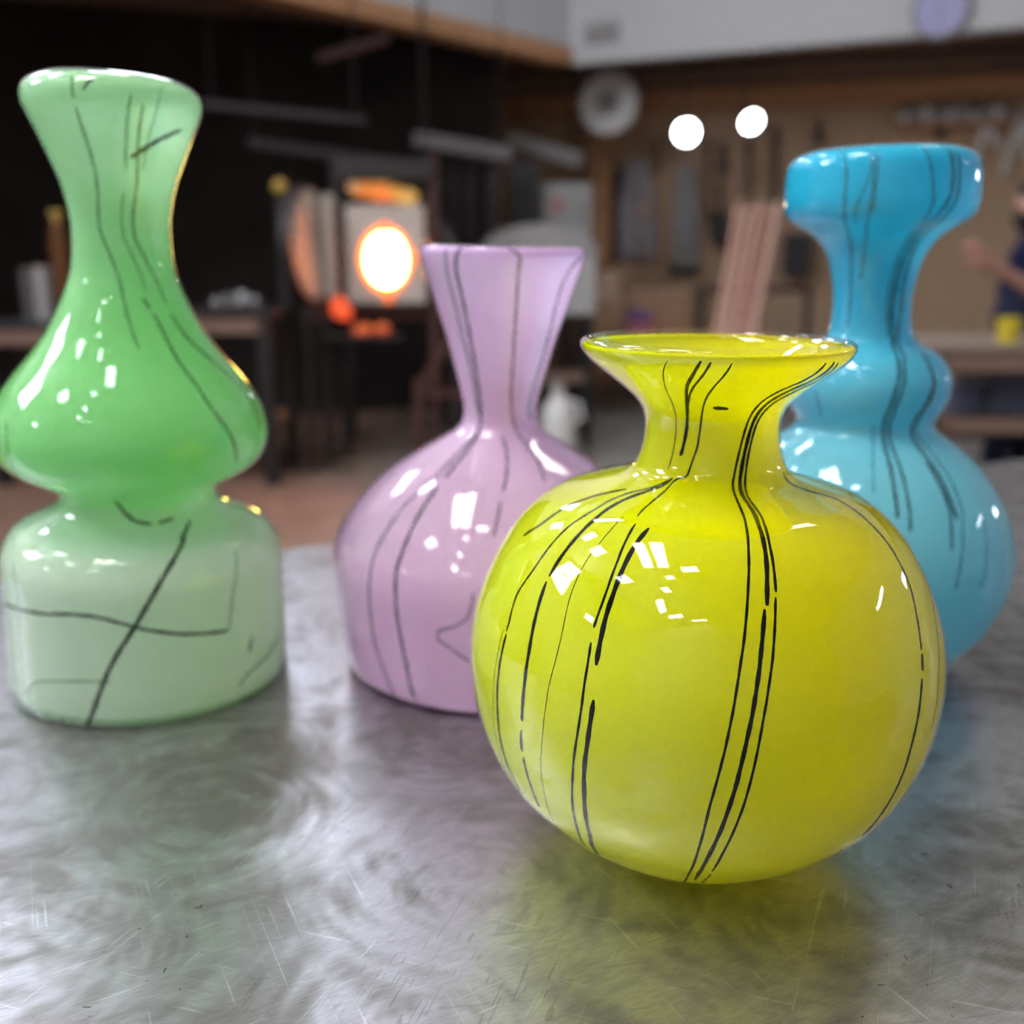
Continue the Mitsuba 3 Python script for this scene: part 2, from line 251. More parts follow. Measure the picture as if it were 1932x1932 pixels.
# trailed threads on each vase: width in mm, then (height in 0.1 mm, angle about the axis in mrad)
THREADS = {
 'yellow': [
  (0.47,[(1973,-2091),(1916,-2173),(1855,-2244),(1797,-2276),(1738,-2297),(1680,-2313),(1624,-2333),(1570,-2356)]),
  (1.3,[(1978,-1860),(1929,-1921),(1875,-2008),(1815,-2067),(1756,-2111),(1701,-2142),(1648,-2179),(1622,-2203)]),
  (0.91,[(1975,-1795),(1949,-1821),(1924,-1854),(1898,-1902),(1872,-1957),(1842,-2009),(1810,-2056),(1777,-2100)]),
  (0.75,[(1972,-1657),(1925,-1698),(1879,-1768),(1828,-1846),(1770,-1903),(1713,-1935),(1660,-1962),(1609,-2018),(1557,-2075),(1548,-2170),(1531,-2227),(1503,-2234),(1481,-2242),(1458,-2229)]),
  (1.69,[(1799,-1759),(1798,-1666),(1796,-1571)]),
  (0.9,[(1966,-910),(1927,-906),(1900,-942),(1879,-1027),(1856,-1117),(1825,-1181),(1782,-1217),(1733,-1260),(1682,-1316),(1632,-1375),(1582,-1436),(1536,-1487),(1504,-1499),(1477,-1505),(1450,-1525),(1418,-1540),(1382,-1552),(1345,-1563),(1306,-1573),(1267,-1581),(1226,-1589),(1185,-1597),(1144,-1605),(1103,-1614),(1061,-1622),(1018,-1630),(975,-1637),(930,-1645),(884,-1653),(836,-1661),(786,-1670),(734,-1679),(680,-1689),(623,-1699),(563,-1707),(498,-1715),(425,-1725),(338,-1738),(195,-1763),(60,-1787)]),
  (1.48,[(1966,-807),(1925,-770),(1895,-788),(1875,-890),(1853,-987),(1825,-1064),(1786,-1112),(1739,-1162),(1688,-1219),(1638,-1281),(1588,-1341),(1541,-1394),(1507,-1418),(1483,-1415),(1457,-1438),(1427,-1452),(1393,-1463),(1356,-1475),(1318,-1487),(1279,-1496),(1258,-1500)]),
  (1.41,[(1248,-1512),(1207,-1522),(1166,-1531),(1125,-1539),(1083,-1547),(1040,-1556),(998,-1564),(954,-1572),(908,-1581),(862,-1590),(814,-1598),(763,-1606),(709,-1614),(656,-1624),(599,-1635),(538,-1647),(474,-1662),(403,-1679),(315,-1698),(184,-1718)]),
  (0.94,[(1960,-729),(1918,-655),(1887,-649),(1866,-768),(1843,-879),(1816,-966),(1778,-1031),(1733,-1095),(1682,-1156),(1631,-1222),(1581,-1280),(1535,-1334),(1503,-1376),(1479,-1377),(1453,-1403),(1423,-1423),(1388,-1434),(1351,-1443),(1313,-1451),(1293,-1454)]),
  (0.88,[(1280,-1459),(1240,-1469),(1199,-1478),(1157,-1487),(1115,-1495),(1073,-1505),(1030,-1515),(986,-1524),(942,-1533),(895,-1541),(848,-1548),(798,-1555),(746,-1562),(692,-1570),(637,-1579),(579,-1590),(518,-1603),(452,-1618),(378,-1634),(287,-1651)]),
  (1.0,[(254,-1650),(155,-1669)]),
  (0.79,[(1554,-533),(1521,-601),(1504,-572),(1489,-494),(1475,-452),(1460,-500),(1441,-558),(1416,-589),(1386,-606),(1352,-621),(1316,-638),(1276,-651),(1235,-661),(1194,-687),(1152,-710),(1109,-730),(1067,-749),(1044,-757)]),
  (1.15,[(1033,-760),(1008,-772),(982,-781)]),
  (0.98,[(958,-794),(911,-812),(863,-827),(814,-839),(763,-848),(709,-854),(654,-858),(599,-865),(545,-873),(490,-882),(435,-891),(380,-898),(350,-900)]),
  (0.52,[(298,-877),(287,-927),(277,-976)]),
  (0.33,[(1230,-243),(1184,-266),(1152,-350),(1119,-427),(1082,-483),(1043,-529),(1000,-564),(956,-592),(911,-617),(862,-634),(811,-643),(758,-649),(730,-652)]),
  (0.96,[(1500,-2630),(1486,-2717),(1472,-2767),(1456,-2787),(1435,-2804),(1407,-2812),(1374,-2830),(1337,-2879),(1315,-2908)]),
  (0.75,[(1538,-2307),(1517,-2399),(1503,-2497),(1489,-2561),(1473,-2580),(1453,-2565),(1431,-2572),(1403,-2593),(1370,-2605),(1332,-2614),(1291,-2621),(1247,-2633),(1200,-2652),(1152,-2666),(1104,-2660),(1057,-2648),(1031,-2648)]),
  (0.97,[(1023,-2642),(970,-2641),(915,-2642),(860,-2642),(801,-2645),(739,-2650),(677,-2656),(613,-2662),(549,-2666),(487,-2664),(429,-2656),(377,-2636)]),
  (0.31,[(1031,-2673),(977,-2672),(922,-2673),(865,-2676),(805,-2680),(741,-2689),(673,-2705),(605,-2717),(536,-2730),(465,-2745),(374,-2803)]),
  (1.49,[(1547,-2251),(1521,-2331),(1505,-2405),(1490,-2461),(1473,-2487),(1454,-2483),(1430,-2473),(1401,-2478),(1368,-2485),(1331,-2493),(1292,-2501),(1250,-2508)]),
  (1.46,[(1233,-2510),(1188,-2503),(1142,-2496),(1095,-2488),(1049,-2479),(1001,-2471),(950,-2468),(899,-2465),(845,-2466),(789,-2470),(759,-2473)]),
  (1.32,[(717,-2483),(672,-2489),(630,-2491)]),
  (0.97,[(608,-2490),(575,-2491),(545,-2491),(512,-2491),(480,-2492),(446,-2494),(411,-2499),(372,-2507)]),
  (0.33,[(1452,-2316),(1425,-2312),(1393,-2319),(1359,-2331),(1322,-2341),(1282,-2347),(1240,-2348),(1197,-2344),(1153,-2337),(1108,-2331),(1062,-2328),(1015,-2329),(967,-2334),(916,-2340),(864,-2343),(809,-2350),(751,-2358),(690,-2370),(626,-2383),(559,-2395),(490,-2405),(415,-2422),(329,-2451)]),
  (0.87,[(1442,-2196),(1410,-2188),(1374,-2183),(1336,-2179),(1295,-2179),(1253,-2181),(1211,-2185),(1168,-2190),(1145,-2193)]),
  (0.91,[(1101,-2190),(1057,-2186),(1011,-2184),(964,-2184),(915,-2184),(865,-2187),(812,-2193),(756,-2203),(696,-2214),(635,-2223),(569,-2235),(498,-2249),(424,-2261),(338,-2281),(201,-2367)]),
  (1.74,[(1437,-2101),(1407,-2118),(1373,-2130),(1336,-2137),(1297,-2142),(1256,-2146),(1214,-2150),(1171,-2152),(1127,-2152),(1083,-2151),(1038,-2149)]),
  (1.65,[(929,-2139),(879,-2142),(826,-2147),(771,-2154),(712,-2164),(651,-2172),(587,-2178),(519,-2187),(446,-2196),(364,-2208),(239,-2269),(150,-2337)]),
 ],
 'green': [
  (1.13,[(3127,-1658),(3091,-1630),(3057,-1629),(3025,-1623)]),
  (1.14,[(2987,-1624),(2928,-1612),(2868,-1597),(2807,-1575),(2744,-1563),(2677,-1569),(2609,-1591),(2539,-1629),(2469,-1641),(2402,-1564),(2338,-1452),(2272,-1352),(2204,-1284),(2135,-1238),(2066,-1201),(1999,-1160),(1935,-1116),(1902,-1092)]),
  (1.4,[(3062,-1513),(3103,-1453),(3134,-1370)]),
  (0.84,[(3068,-1013),(3001,-1043),(2936,-1061),(2869,-1069),(2801,-1076),(2731,-1080)]),
  (1.14,[(3022,-889),(2960,-902),(2896,-910),(2831,-910),(2765,-899),(2698,-890),(2630,-908),(2561,-943),(2491,-965),(2424,-942),(2360,-832),(2298,-713),(2234,-606),(2170,-542),(2103,-522)]),
  (1.16,[(2055,-495),(1990,-440),(1930,-373),(1876,-287),(1823,-194),(1768,-125),(1710,-69),(1647,-23),(1579,-9),(1506,-42),(1466,-63)]),
  (2.0,[(2786,-1004),(2809,-907),(2831,-814),(2853,-718),(2875,-618),(2895,-511),(2914,-396),(2932,-264)]),
  (0.57,[(3121,-628),(3047,-707),(2978,-734),(2909,-765),(2839,-789),(2768,-801),(2731,-801)]),
  (0.72,[(2636,-1108),(2564,-1168),(2492,-1186),(2422,-1157),(2356,-1058),(2290,-945),(2222,-870),(2152,-838)]),
  (2.0,[(2132,-918),(2085,-839)]),
  (1.26,[(2066,-806),(2003,-751),(1939,-716),(1876,-698),(1817,-671),(1761,-638),(1704,-611),(1644,-591),(1583,-559),(1520,-512),(1449,-470),(1369,-439),(1324,-420)]),
  (0.87,[(1554,-2253),(1489,-2194),(1418,-2173),(1341,-2188),(1260,-2250),(1222,-2272)]),
  (2.28,[(1004,-638),(950,-862),(949,-853),(948,-847),(904,-972),(851,-1059),(797,-1124),(738,-1183),(674,-1239),(608,-1293),(542,-1350),(477,-1409),(409,-1464),(337,-1514),(261,-1558),(181,-1600),(100,-1644),(9,-1701)]),
  (1.72,[(535,-2652),(586,-2283),(604,-2090),(614,-1946),(627,-1822),(635,-1710),(633,-1608),(622,-1513),(601,-1423),(579,-1333),(556,-1244),(536,-1152),(517,-1057),(502,-958),(488,-853),(476,-743),(471,-682)]),
  (0.86,[(871,-479),(808,-540),(741,-587),(668,-622),(591,-646),(514,-666),(475,-677)]),
  (1.73,[(1134,-1466),(1088,-1431),(1054,-1361),(1031,-1280),(1020,-1189),(1012,-1087)]),
  (1.74,[(1014,-1016),(1019,-918),(1023,-814)]),
  (0.89,[(288,-1487),(287,-1587),(282,-1694),(271,-1816),(254,-1949),(226,-2080),(149,-2188),(66,-2182)]),
  (1.48,[(388,-466),(345,-485),(301,-501)]),
  (1.06,[(274,-45),(244,-206),(216,-341),(198,-475),(164,-575),(134,-609)]),
  (1.5,[(54,-1897),(7,-1861)]),
  (1.86,[(17,-2251),(8,-2124)]),
  (0.61,[(833,-2369),(780,-2261),(712,-2224),(632,-2231),(549,-2244),(466,-2251),(383,-2255),(301,-2254),(218,-2255),(134,-2258),(90,-2262)]),
 ],
 'purple': [
  (1.14,[(2356,-2267),(2280,-2296),(2204,-2327),(2128,-2309),(2051,-2298),(1973,-2303),(1893,-2302),(1814,-2267),(1734,-2232),(1651,-2220),(1566,-2216),(1481,-2201)]),
  (1.56,[(2364,-2056),(2304,-2130),(2229,-2164),(2157,-2152),(2084,-2137),(2008,-2131),(1932,-2129),(1854,-2123),(1776,-2108),(1696,-2103),(1614,-2100),(1531,-2100),(1450,-2106),(1377,-2101),(1318,-2093),(1268,-2107),(1219,-2116),(1193,-2121)]),
  (1.79,[(1151,-2135),(1097,-2145),(1040,-2152),(981,-2154),(919,-2155),(854,-2153),(787,-2154),(717,-2144),(640,-2136),(556,-2136),(473,-2130),(390,-2120),(308,-2106),(225,-2092),(140,-2080),(59,-2057)]),
  (1.41,[(1397,-2133),(1339,-2178),(1289,-2202),(1241,-2220),(1192,-2228),(1144,-2252),(1096,-2294),(1046,-2329),(989,-2340),(929,-2350),(865,-2357),(799,-2350),(727,-2340),(648,-2337),(561,-2348),(473,-2355),(388,-2351),(307,-2333),(231,-2304),(156,-2269),(81,-2238),(39,-2225)]),
  (1.26,[(2369,-1511),(2310,-1364),(2240,-1372),(2165,-1367),(2089,-1361),(2012,-1354),(1934,-1344),(1855,-1333),(1774,-1323),(1693,-1313),(1610,-1298),(1526,-1258),(1446,-1174),(1376,-1079),(1321,-1033),(1269,-1037),(1215,-1071),(1186,-1092)]),
  (1.4,[(1382,-1493),(1346,-1460),(1314,-1447),(1281,-1451),(1250,-1465),(1218,-1482),(1187,-1502),(1155,-1526)]),
  (1.34,[(1116,-1547),(1079,-1555),(1043,-1566),(1005,-1578),(968,-1592)]),
  (1.44,[(2336,-271),(2284,-547),(2220,-640),(2149,-672),(2075,-671),(1998,-647),(1919,-616),(1841,-610),(1763,-626),(1684,-641),(1603,-657),(1521,-665),(1438,-542)]),
  (1.07,[(720,-1686),(644,-1694),(571,-1725),(525,-1796),(484,-1883),(444,-1881),(402,-1809),(360,-1742),(338,-1707)]),
 ],
 'blue': [
  (1.18,[(2831,-2373),(2757,-2273),(2687,-2251),(2617,-2253),(2547,-2258),(2479,-2293),(2409,-2352),(2336,-2396),(2261,-2439),(2184,-2467),(2107,-2485),(2030,-2494),(1952,-2499)]),
  (0.86,[(2827,-2052),(2750,-2010),(2680,-2037),(2613,-2087),(2544,-2137),(2471,-2163)]),
  (1.02,[(2818,-1992),(2745,-1984),(2674,-1985),(2604,-1989),(2534,-2003),(2464,-2040),(2392,-2096),(2317,-2148),(2241,-2192),(2201,-2211)]),
  (0.86,[(2810,-1942),(2740,-1948),(2670,-1955),(2601,-1962),(2532,-1969)]),
  (1.18,[(2833,-1496),(2768,-1456),(2701,-1421),(2630,-1401),(2562,-1382),(2503,-1391),(2449,-1387),(2393,-1395),(2328,-1424),(2257,-1462),(2183,-1498),(2107,-1513),(2029,-1513),(1953,-1490),(1913,-1467)]),
  (1.76,[(2827,-1193),(2761,-1186),(2693,-1174),(2625,-1181),(2562,-1220),(2508,-1266),(2462,-1280),(2413,-1283),(2352,-1288),(2284,-1311),(2213,-1346),(2139,-1366),(2064,-1388),(1988,-1376),(1912,-1373),(1843,-1467),(1778,-1512),(1708,-1546),(1636,-1589),(1562,-1623),(1485,-1650),(1407,-1637),(1343,-1645),(1284,-1640),(1222,-1642),(1158,-1641),(1094,-1640),(1060,-1640)]),
  (1.47,[(2818,-1109),(2752,-1097),(2684,-1088),(2615,-1093),(2552,-1127),(2499,-1154),(2454,-1147),(2408,-1154),(2348,-1145),(2278,-1137),(2206,-1135),(2131,-1121),(2055,-1117),(1980,-1158),(1906,-1249),(1840,-1347),(1773,-1437),(1703,-1476),(1631,-1515),(1559,-1556),(1480,-1569),(1404,-1550),(1342,-1557),(1285,-1550),(1225,-1549),(1162,-1551),(1097,-1552),(1033,-1561),(999,-1567)]),
  (2.07,[(1832,-969),(1772,-1035),(1705,-1054),(1632,-1097),(1561,-1148),(1495,-1206),(1420,-1194),(1360,-1208),(1307,-1212),(1255,-1203),(1198,-1204),(1136,-1205),(1073,-1205),(1041,-1205)]),
  (1.45,[(1303,-1253),(1244,-1247),(1182,-1242),(1116,-1239),(1046,-1256),(975,-1279),(902,-1301)]),
  (1.18,[(1727,-975),(1653,-1036),(1582,-1084),(1514,-1142),(1439,-1114),(1376,-1088),(1325,-1099),(1272,-1106),(1216,-1110),(1155,-1115),(1091,-1127),(1027,-1164),(959,-1198),(891,-1223),(821,-1249),(750,-1273),(712,-1282)]),
  (0.88,[(1636,-2550),(1591,-2516),(1544,-2497),(1496,-2497)]),
  (0.87,[(1470,-1776),(1393,-1779),(1328,-1795),(1265,-1802),(1200,-1800),(1167,-1798)]),
  (0.89,[(1043,-934),(974,-966),(905,-999),(834,-1027),(761,-1050),(691,-1087)]),
  (1.06,[(2770,-749),(2697,-738),(2626,-716),(2557,-737),(2500,-704),(2475,-632)]),
 ],
}

def frame(lx, ly):
    k = np.array([lx, ly, 1.0]); k /= np.linalg.norm(k)
    i = np.array([1, 0, 0.0]) - k * k[0]; i /= np.linalg.norm(i)
    return np.array([i, np.cross(k, i), k])
def curve_points(prof, step=.0013):
    """(z, r) list -> dense (r, z) polyline"""
    p = np.array(prof); s = np.r_[0, np.cumsum(np.hypot(*np.diff(p, axis=0).T))]; t = np.linspace(0, s[-1], int(s[-1] / step))
    return np.c_[PchipInterpolator(s, p[:, 1])(t), PchipInterpolator(s, p[:, 0])(t)]
def smooth_line(q, n=3):
    q = q.copy()
    for _ in range(n): q[1:-1] = .25 * q[:-2] + .5 * q[1:-1] + .25 * q[2:]
    return q
def normals2(q):
    t = np.gradient(q, axis=0); t /= np.linalg.norm(t, axis=1)[:, None] + 1e-12
    return np.c_[t[:, 1], -t[:, 0]]                              # outward for a line that runs upward
def offset(q, d): return q + normals2(q) * d
def lip(q, t, n=9):
    """half round from the end of the outer line q to the inner line at distance t"""
    N = normals2(q)[-1]; D = q[-1] - q[-2]; D /= np.linalg.norm(D); c = q[-1] - N * t / 2; a = np.linspace(0, math.pi, n)[1:-1]
    return c + t / 2 * (np.cos(a)[:, None] * N + np.sin(a)[:, None] * D)
def prune(q, rmin=.0005):
    keep = [q[0]]
    for x in q[1:]:
        if x[0] > rmin and np.hypot(*(x - keep[-1])) > 4e-4: keep.append(x)
    return np.array(keep)
class Vase:
    def __init__(s, name):
        v = VASES[name]; s.X, s.Y, lx, ly = v['axis']; s.M = frame(lx, ly); s.off = np.array(v['off']); s.wall = v['wall']
        s.outer = smooth_line(curve_points(v['prof']))
    def place(s, local):
        l = np.array(local, float); l[:, 0] += np.interp(l[:, 2], s.off[:, 0], s.off[:, 1])
        return l @ s.M + np.array([s.X, s.Y, TABLE])
    def lathe(s, q, n=144):
        a = np.arange(n) * 2 * math.pi / n; k = len(q)
        P = np.stack([q[:, 0:1] * np.cos(a), q[:, 0:1] * np.sin(a), np.repeat(q[:, 1:2], n, 1)], -1).reshape(-1, 3)
        i, j = np.meshgrid(np.arange(k - 1), np.arange(n), indexing='ij'); jn = (j + 1) % n
        A, B, C, D = i * n + j, i * n + jn, (i + 1) * n + jn, (i + 1) * n + j
        return trimesh.Trimesh(s.place(P), np.vstack([np.stack([A, B, C], -1).reshape(-1, 3), np.stack([A, C, D], -1).reshape(-1, 3)]), process=False)
COAT = .0010
bsdf('m_casing', {'type': 'thindielectric', 'int_ior': 1.40, 'ext_ior': 1.0})
def glass(key, colour, diff=1.0):
    return bsdf(key, {'type': 'principledthin', 'base_color': proc(colour), 'roughness': .5, 'spec_trans': 0.0, 'diff_trans': diff, 'eta': 1.5})
def f_yellow(p, n, uv):
    x, y, z = p.x, p.y, p.z
    c = fbm(x * 22, y * 22, z * 16, 3); d = fbm(x * 55 + 3, y * 55, z * 40, 3)
    base = mix((.76, .84, .003), (.92, .80, .002), smoothstep(.0, .14, x))
    return mix(base, (.88, .92, .16), .25 * smoothstep(.52, .75, c) + .08 * smoothstep(.5, .8, d))
def f_green(p, n, uv):
    z = p.z - TABLE; c = fbm(p.x * 18, p.y * 18, p.z * 18, 3)
    low = mix((.77, .89, .75), (.81, .91, .79), c)
    mid = mix((.34, .82, .32), (.42, .85, .40), c)
    top = mix((.52, .86, .53), (.60, .88, .60), c)
    g = mix(low, mid, smoothstep(.075, .125, z))
    return mix(g, top, smoothstep(.17, .29, z))
def f_purple(p, n, uv):
    z = p.z - TABLE; c = fbm(p.x * 16, p.y * 16, p.z * 16, 3)
    a = mix((.85, .62, .84), (.88, .66, .86), c)
    b = mix((.87, .64, .93), (.90, .68, .94), c)
    return mix(a, b, smoothstep(.12, .20, z))
def f_blue(p, n, uv):
    z = p.z - TABLE; c = fbm(p.x * 16, p.y * 16, p.z * 16, 3)
    a = mix((.25, .70, .815), (.31, .73, .84), c)
    b = mix((.027, .57, .80), (.065, .62, .82), c)
    return mix(a, b, smoothstep(.10, .24, z))
glass('m_greenfoot', lambda p, n, uv: mi.Color3f(.74, .93, .72) + 0 * p.x, 1.2)
glass('m_yellowglass', f_yellow); glass('m_greenglass', f_green); glass('m_purpleglass', f_purple); glass('m_blueglass', f_blue)
FAINT = dict(green=1.15, purple=1.5, blue=1.3)
def make_vase(name, label, mat, foot=.0, foot_mat=None):
    V = Vase(name); q = V.outer; t = V.wall
    k = thing('vase', label, 'vase', 'blown glass vases with trailed black threads')
    full = np.vstack([np.c_[np.linspace(.002, q[0, 0] - .001, 14), np.full(14, .0004)], q])
    bo = prune(offset(q, -COAT)); bo = bo[bo[:, 1] > .0015 + foot]
    L = lip(bo, min(.0016, t - 2 * COAT))
    body = np.vstack([np.c_[np.linspace(.0005, bo[0, 0] - .001, 12), np.full(12, bo[0, 1])], bo, L])        # the coloured layer, inside the clear glass
    b = obj('body', V.lathe(body), mat, k, smooth=True)
    ci = prune(offset(q, -t)); ci = ci[ci[:, 1] > .008 + foot]
    coat = np.vstack([q, lip(q, t), ci[::-1], np.c_[np.linspace(ci[0, 0] - .002, .0005, 10), np.full(10, ci[0, 1])]])
    coat = np.vstack([np.c_[np.linspace(.0005, q[0, 0] - .0012, 12), np.full(12, .0004)], coat])
    c = obj('casing', V.lathe(coat), 'm_casing', k, smooth=True); plabel(c, 'clear glossy glass of the wall and lip')
    if foot:
        z1 = bo[0, 1] - .0004; r = np.interp(z1, q[:, 1], q[:, 0]) - COAT; r0 = q[0, 0] - COAT
        ft = np.array([(.0005, .0008), (r0 * .5, .0008), (r0 - .001, .0008), (r0, .0015), ((r + r0) / 2 + .0004, z1 * .55), (r, z1 - .0006), (r - .0008, z1), (r * .5, z1), (.0005, z1)])
        f = obj('foot', V.lathe(ft), foot_mat or mat, k, smooth=True); plabel(f, 'pale rounded glass foot')
    # threads
    oz, orr = q[:, 1], q[:, 0]; N = normals2(q)
    for w, pts in THREADS[name]:
        tm = 'm_thread' if name == 'yellow' else ('m_thread_' if w > FAINT[name] else 'm_thread_faint_') + name
        z, ph = np.array(pts, float).T; z, ph = z / 1e4, ph / 1e3
        if len(z) > 2:
            u = np.arange(len(z)); f = np.linspace(0, len(z) - 1, (len(z) - 1) * 4 + 1); z, ph = PchipInterpolator(u, z)(f), PchipInterpolator(u, ph)(f)
        r = np.interp(z, oz, orr); nr, nz = np.interp(z, oz, N[:, 0]), np.interp(z, oz, N[:, 1])
        n3 = np.stack([nr * np.cos(ph), nr * np.sin(ph), nz], -1); n3 /= np.linalg.norm(n3, axis=1)[:, None]
        h = min(.00042, w * .0004)
        loc = np.stack([r * np.cos(ph), r * np.sin(ph), z], -1) - n3 * (COAT - h * .25)
        P = V.place(loc); nw = n3 @ V.M
        tt = np.gradient(P, axis=0); tt /= np.linalg.norm(tt, axis=1)[:, None] + 1e-12
        bn = np.cross(tt, nw); bn /= np.linalg.norm(bn, axis=1)[:, None] + 1e-12
        m = len(P); wob = 1 + .10 * np.sin(np.arange(m) * .9 + w * 7)
        prof = wob * np.minimum(1, .55 + .45 * np.minimum(np.arange(m), np.arange(m)[::-1]) / 2.0)
        obj('thread', sweep(P, bn * (w * .0005 * prof)[:, None], nw * (h * prof)[:, None], 8), tm, k, smooth=True)
    return k
make_vase('yellow', 'round bright yellow glass vase with flared rim and black threads, nearest on the table', 'm_yellowglass')
make_vase('green', 'tall pale green glass vase with pinched waist, bulging middle and narrow neck', 'm_greenglass', .0060, 'm_greenfoot')
make_vase('purple', 'lilac glass vase with funnel neck on a rounded body, between the green and yellow vases', 'm_purpleglass', .0030, 'm_purpleglass')
make_vase('blue', 'turquoise blue glass vase with cup rim and double bulb, behind the yellow vase', 'm_blueglass')
ORD = 'first second third fourth fifth sixth seventh eighth ninth tenth eleventh twelfth thirteenth fourteenth fifteenth'.split()
# ------------------------------------------------------------------ the setting
XL, XR, YR, ZC = -4.5, 6.3, -4.2, 4.6                        # left wall, right wall, rear wall, high ceiling
C0, CR, CL = np.array([.428, 7.965]), np.array([6.4, 5.176]), np.array([-4.6, 2.34])   # corner of the upper walls and where they run to
back = lambda x: 9.761 - .312 * x
S = struct('floor', 'concrete workshop floor, grey with a brown red painted part'); scene[S] = mikit.ply(box((11.4, 16.5, .1), (.9, 3.7, -.05)), 'm_concrete')
S = struct('wall_back', 'tan board wall behind the tools'); scene[S] = mikit.ply(slab_line((-4.7, back(-4.7)), (6.5, back(6.5)), 0, 2.8, .12), 'm_toolwall')
S = struct('wall_hot_shop', 'soot dark wall behind the furnace'); scene[S] = mikit.ply(slab_line((-4.55, 6.5), (-.12, 7.95), 0, 2.74, .1), 'm_soot')
S = struct('wall_left', 'painted left wall with windows'); scene[S] = mikit.ply(slab_line((XL, YR - .1), (XL, 2.34), 0, ZC, .12), 'm_paint')
S = struct('wall_hot_side', 'soot dark side wall of the hot shop'); scene[S] = mikit.ply(slab_line((XL, 2.36), (XL, back(XL) + .1), 0, 2.74, .12), 'm_soot')
S = struct('wall_rear', 'painted wall behind the viewer'); scene[S] = mikit.ply(slab_line((XR, YR), (XL, YR), 0, ZC, .12), 'm_paint')
S = struct('wall_right', 'painted right wall with windows'); scene[S] = mikit.ply(slab_line((XR, back(XR) + .1), (XR, YR), 0, ZC, .12), 'm_paintlight')
S = struct('wall_upper_right', 'white plaster upper wall with the lilac clock'); scene[S] = mikit.ply(slab_line(C0, CR, 2.53, ZC, .14), 'm_lightpaint')
S = struct('wall_upper_left', 'grey white upper wall above the hot shop'); scene[S] = mikit.ply(slab_line(CL, C0, 2.62, ZC, .14), 'm_plaster')
S = struct('ceiling', 'white high ceiling with skylights'); scene[S] = mikit.ply(prism([(-4.7, -4.4), (6.5, -4.4), (6.5, 6.2), (C0[0], C0[1] + .3), (-4.7, 3.2)], .1, np.array(T().translate([0, 0, ZC]).matrix)), 'm_ceiling')
lowpoly = [CL + [-.1, .16], C0 + [-.1, .16], C0 + [.1, .16], CR + [.1, .2], (6.5, back(6.5) + .12), (-4.7, back(-4.7) + .12)]
S = struct('ceiling_low', 'dark boarded low ceiling under the loft'); scene[S] = mikit.ply(prism(lowpoly, .08, np.array(T().translate([0, 0, 2.74]).matrix)), 'm_darkwood')
S = struct('trim_1', 'brown wooden board along the foot of the upper left wall')
dl = (C0 - CL) / np.linalg.norm(C0 - CL); nl = np.array([dl[1], -dl[0]])
scene[S] = mikit.ply(slab_line(CL + nl * .03, C0 + nl * .03 - dl * .01, 2.53, 2.64, .17), 'm_wood')
S = struct('trim_2', 'dark board closing the underside of the white upper wall')
drr = (CR - C0) / np.linalg.norm(CR - C0); nr_ = np.array([-drr[1], drr[0]])
scene[S] = mikit.ply(slab_line(C0 + nr_ * .14, CR + nr_ * .14, 2.60, 2.75, .05), 'm_darkwood')
# windows: panes that glow with overcast daylight, each in its frame
def window(c, along, up, w, h, nx, ny, label, light=DAY, name='window'):
    """c: centre on the wall's inner face; along, up: unit vectors; the normal along x up looks into the room"""
    c, along, up = (np.asarray(v, float) for v in (c, along, up)); n = np.cross(along, up)
    i = 1
    while f'{name}_{i}' in labels: i += 1
    k = f'{name}_{i}'; tag(k, label, kind='structure')
    M = np.eye(4); M[:3, 0], M[:3, 1], M[:3, 2], M[:3, 3] = along, up, n, c
    fr = Polygon([(-w / 2 - .06, -h / 2 - .06), (w / 2 + .06, -h / 2 - .06), (w / 2 + .06, h / 2 + .06), (-w / 2 - .06, h / 2 + .06)], [[(-w / 2, -h / 2), (w / 2, -h / 2), (w / 2, h / 2), (-w / 2, h / 2)]])
    f = trimesh.creation.extrude_polygon(fr, .07, engine='earcut'); f.apply_transform(M); scene[k + '__frame'] = mikit.ply(f, 'm_frame')
    for a in range(nx):
        for b in range(ny):
            pw, ph = w / nx, h / ny; x, y = -w / 2 + (a + .5) * pw, -h / 2 + (b + .5) * ph
            g = trimesh.Trimesh(np.array([[x - pw / 2 + .02, y - ph / 2 + .02, .03], [x + pw / 2 - .02, y - ph / 2 + .02, .03], [x + pw / 2 - .02, y + ph / 2 - .02, .03], [x - pw / 2 + .02, y + ph / 2 - .02, .03]]), [[0, 1, 2], [0, 2, 3]])
            g.apply_transform(M); obj('pane', g, 'm_white', k, smooth=False, light=light)
    for a in range(1, nx):
        m = box((.045, h, .05), (-w / 2 + a * w / nx, 0, .03), bev=.002); m.apply_transform(M); obj('muntin', m, 'm_frame', k)
    for b in range(1, ny):
        m = box((w, .045, .05), (0, -h / 2 + b * h / ny, .03), bev=.002); m.apply_transform(M); obj('muntin', m, 'm_frame', k)
    return k
Z = [0, 0, 1]
window((XL, 1.05, 3.82), (0, 1, 0), Z, 1.15, 1.34, 2, 3, 'large window in the left wall')
window((XL, -1.3, 3.18), (0, 1, 0), Z, .55, .32, 1, 1, 'small window in the left wall')
for d, z in ((3.05, 4.02), (5.4, 4.0)):
    q = C0 - dl * d; window((q[0] + nl[0] * .0, q[1] + nl[1] * .0, z), (dl[0], dl[1], 0), Z, 1.15, .72, 2, 1, 'clerestory window high in the upper left wall', DAY_SOFT)
window((XR, 3.35, 2.0), (0, -1, 0), Z, .6, .24, 1, 1, 'narrow window in the right wall')
window((XR, .62, 3.0), (0, -1, 0), Z, 1.2, .15, 2, 1, 'low wide window in the right wall')
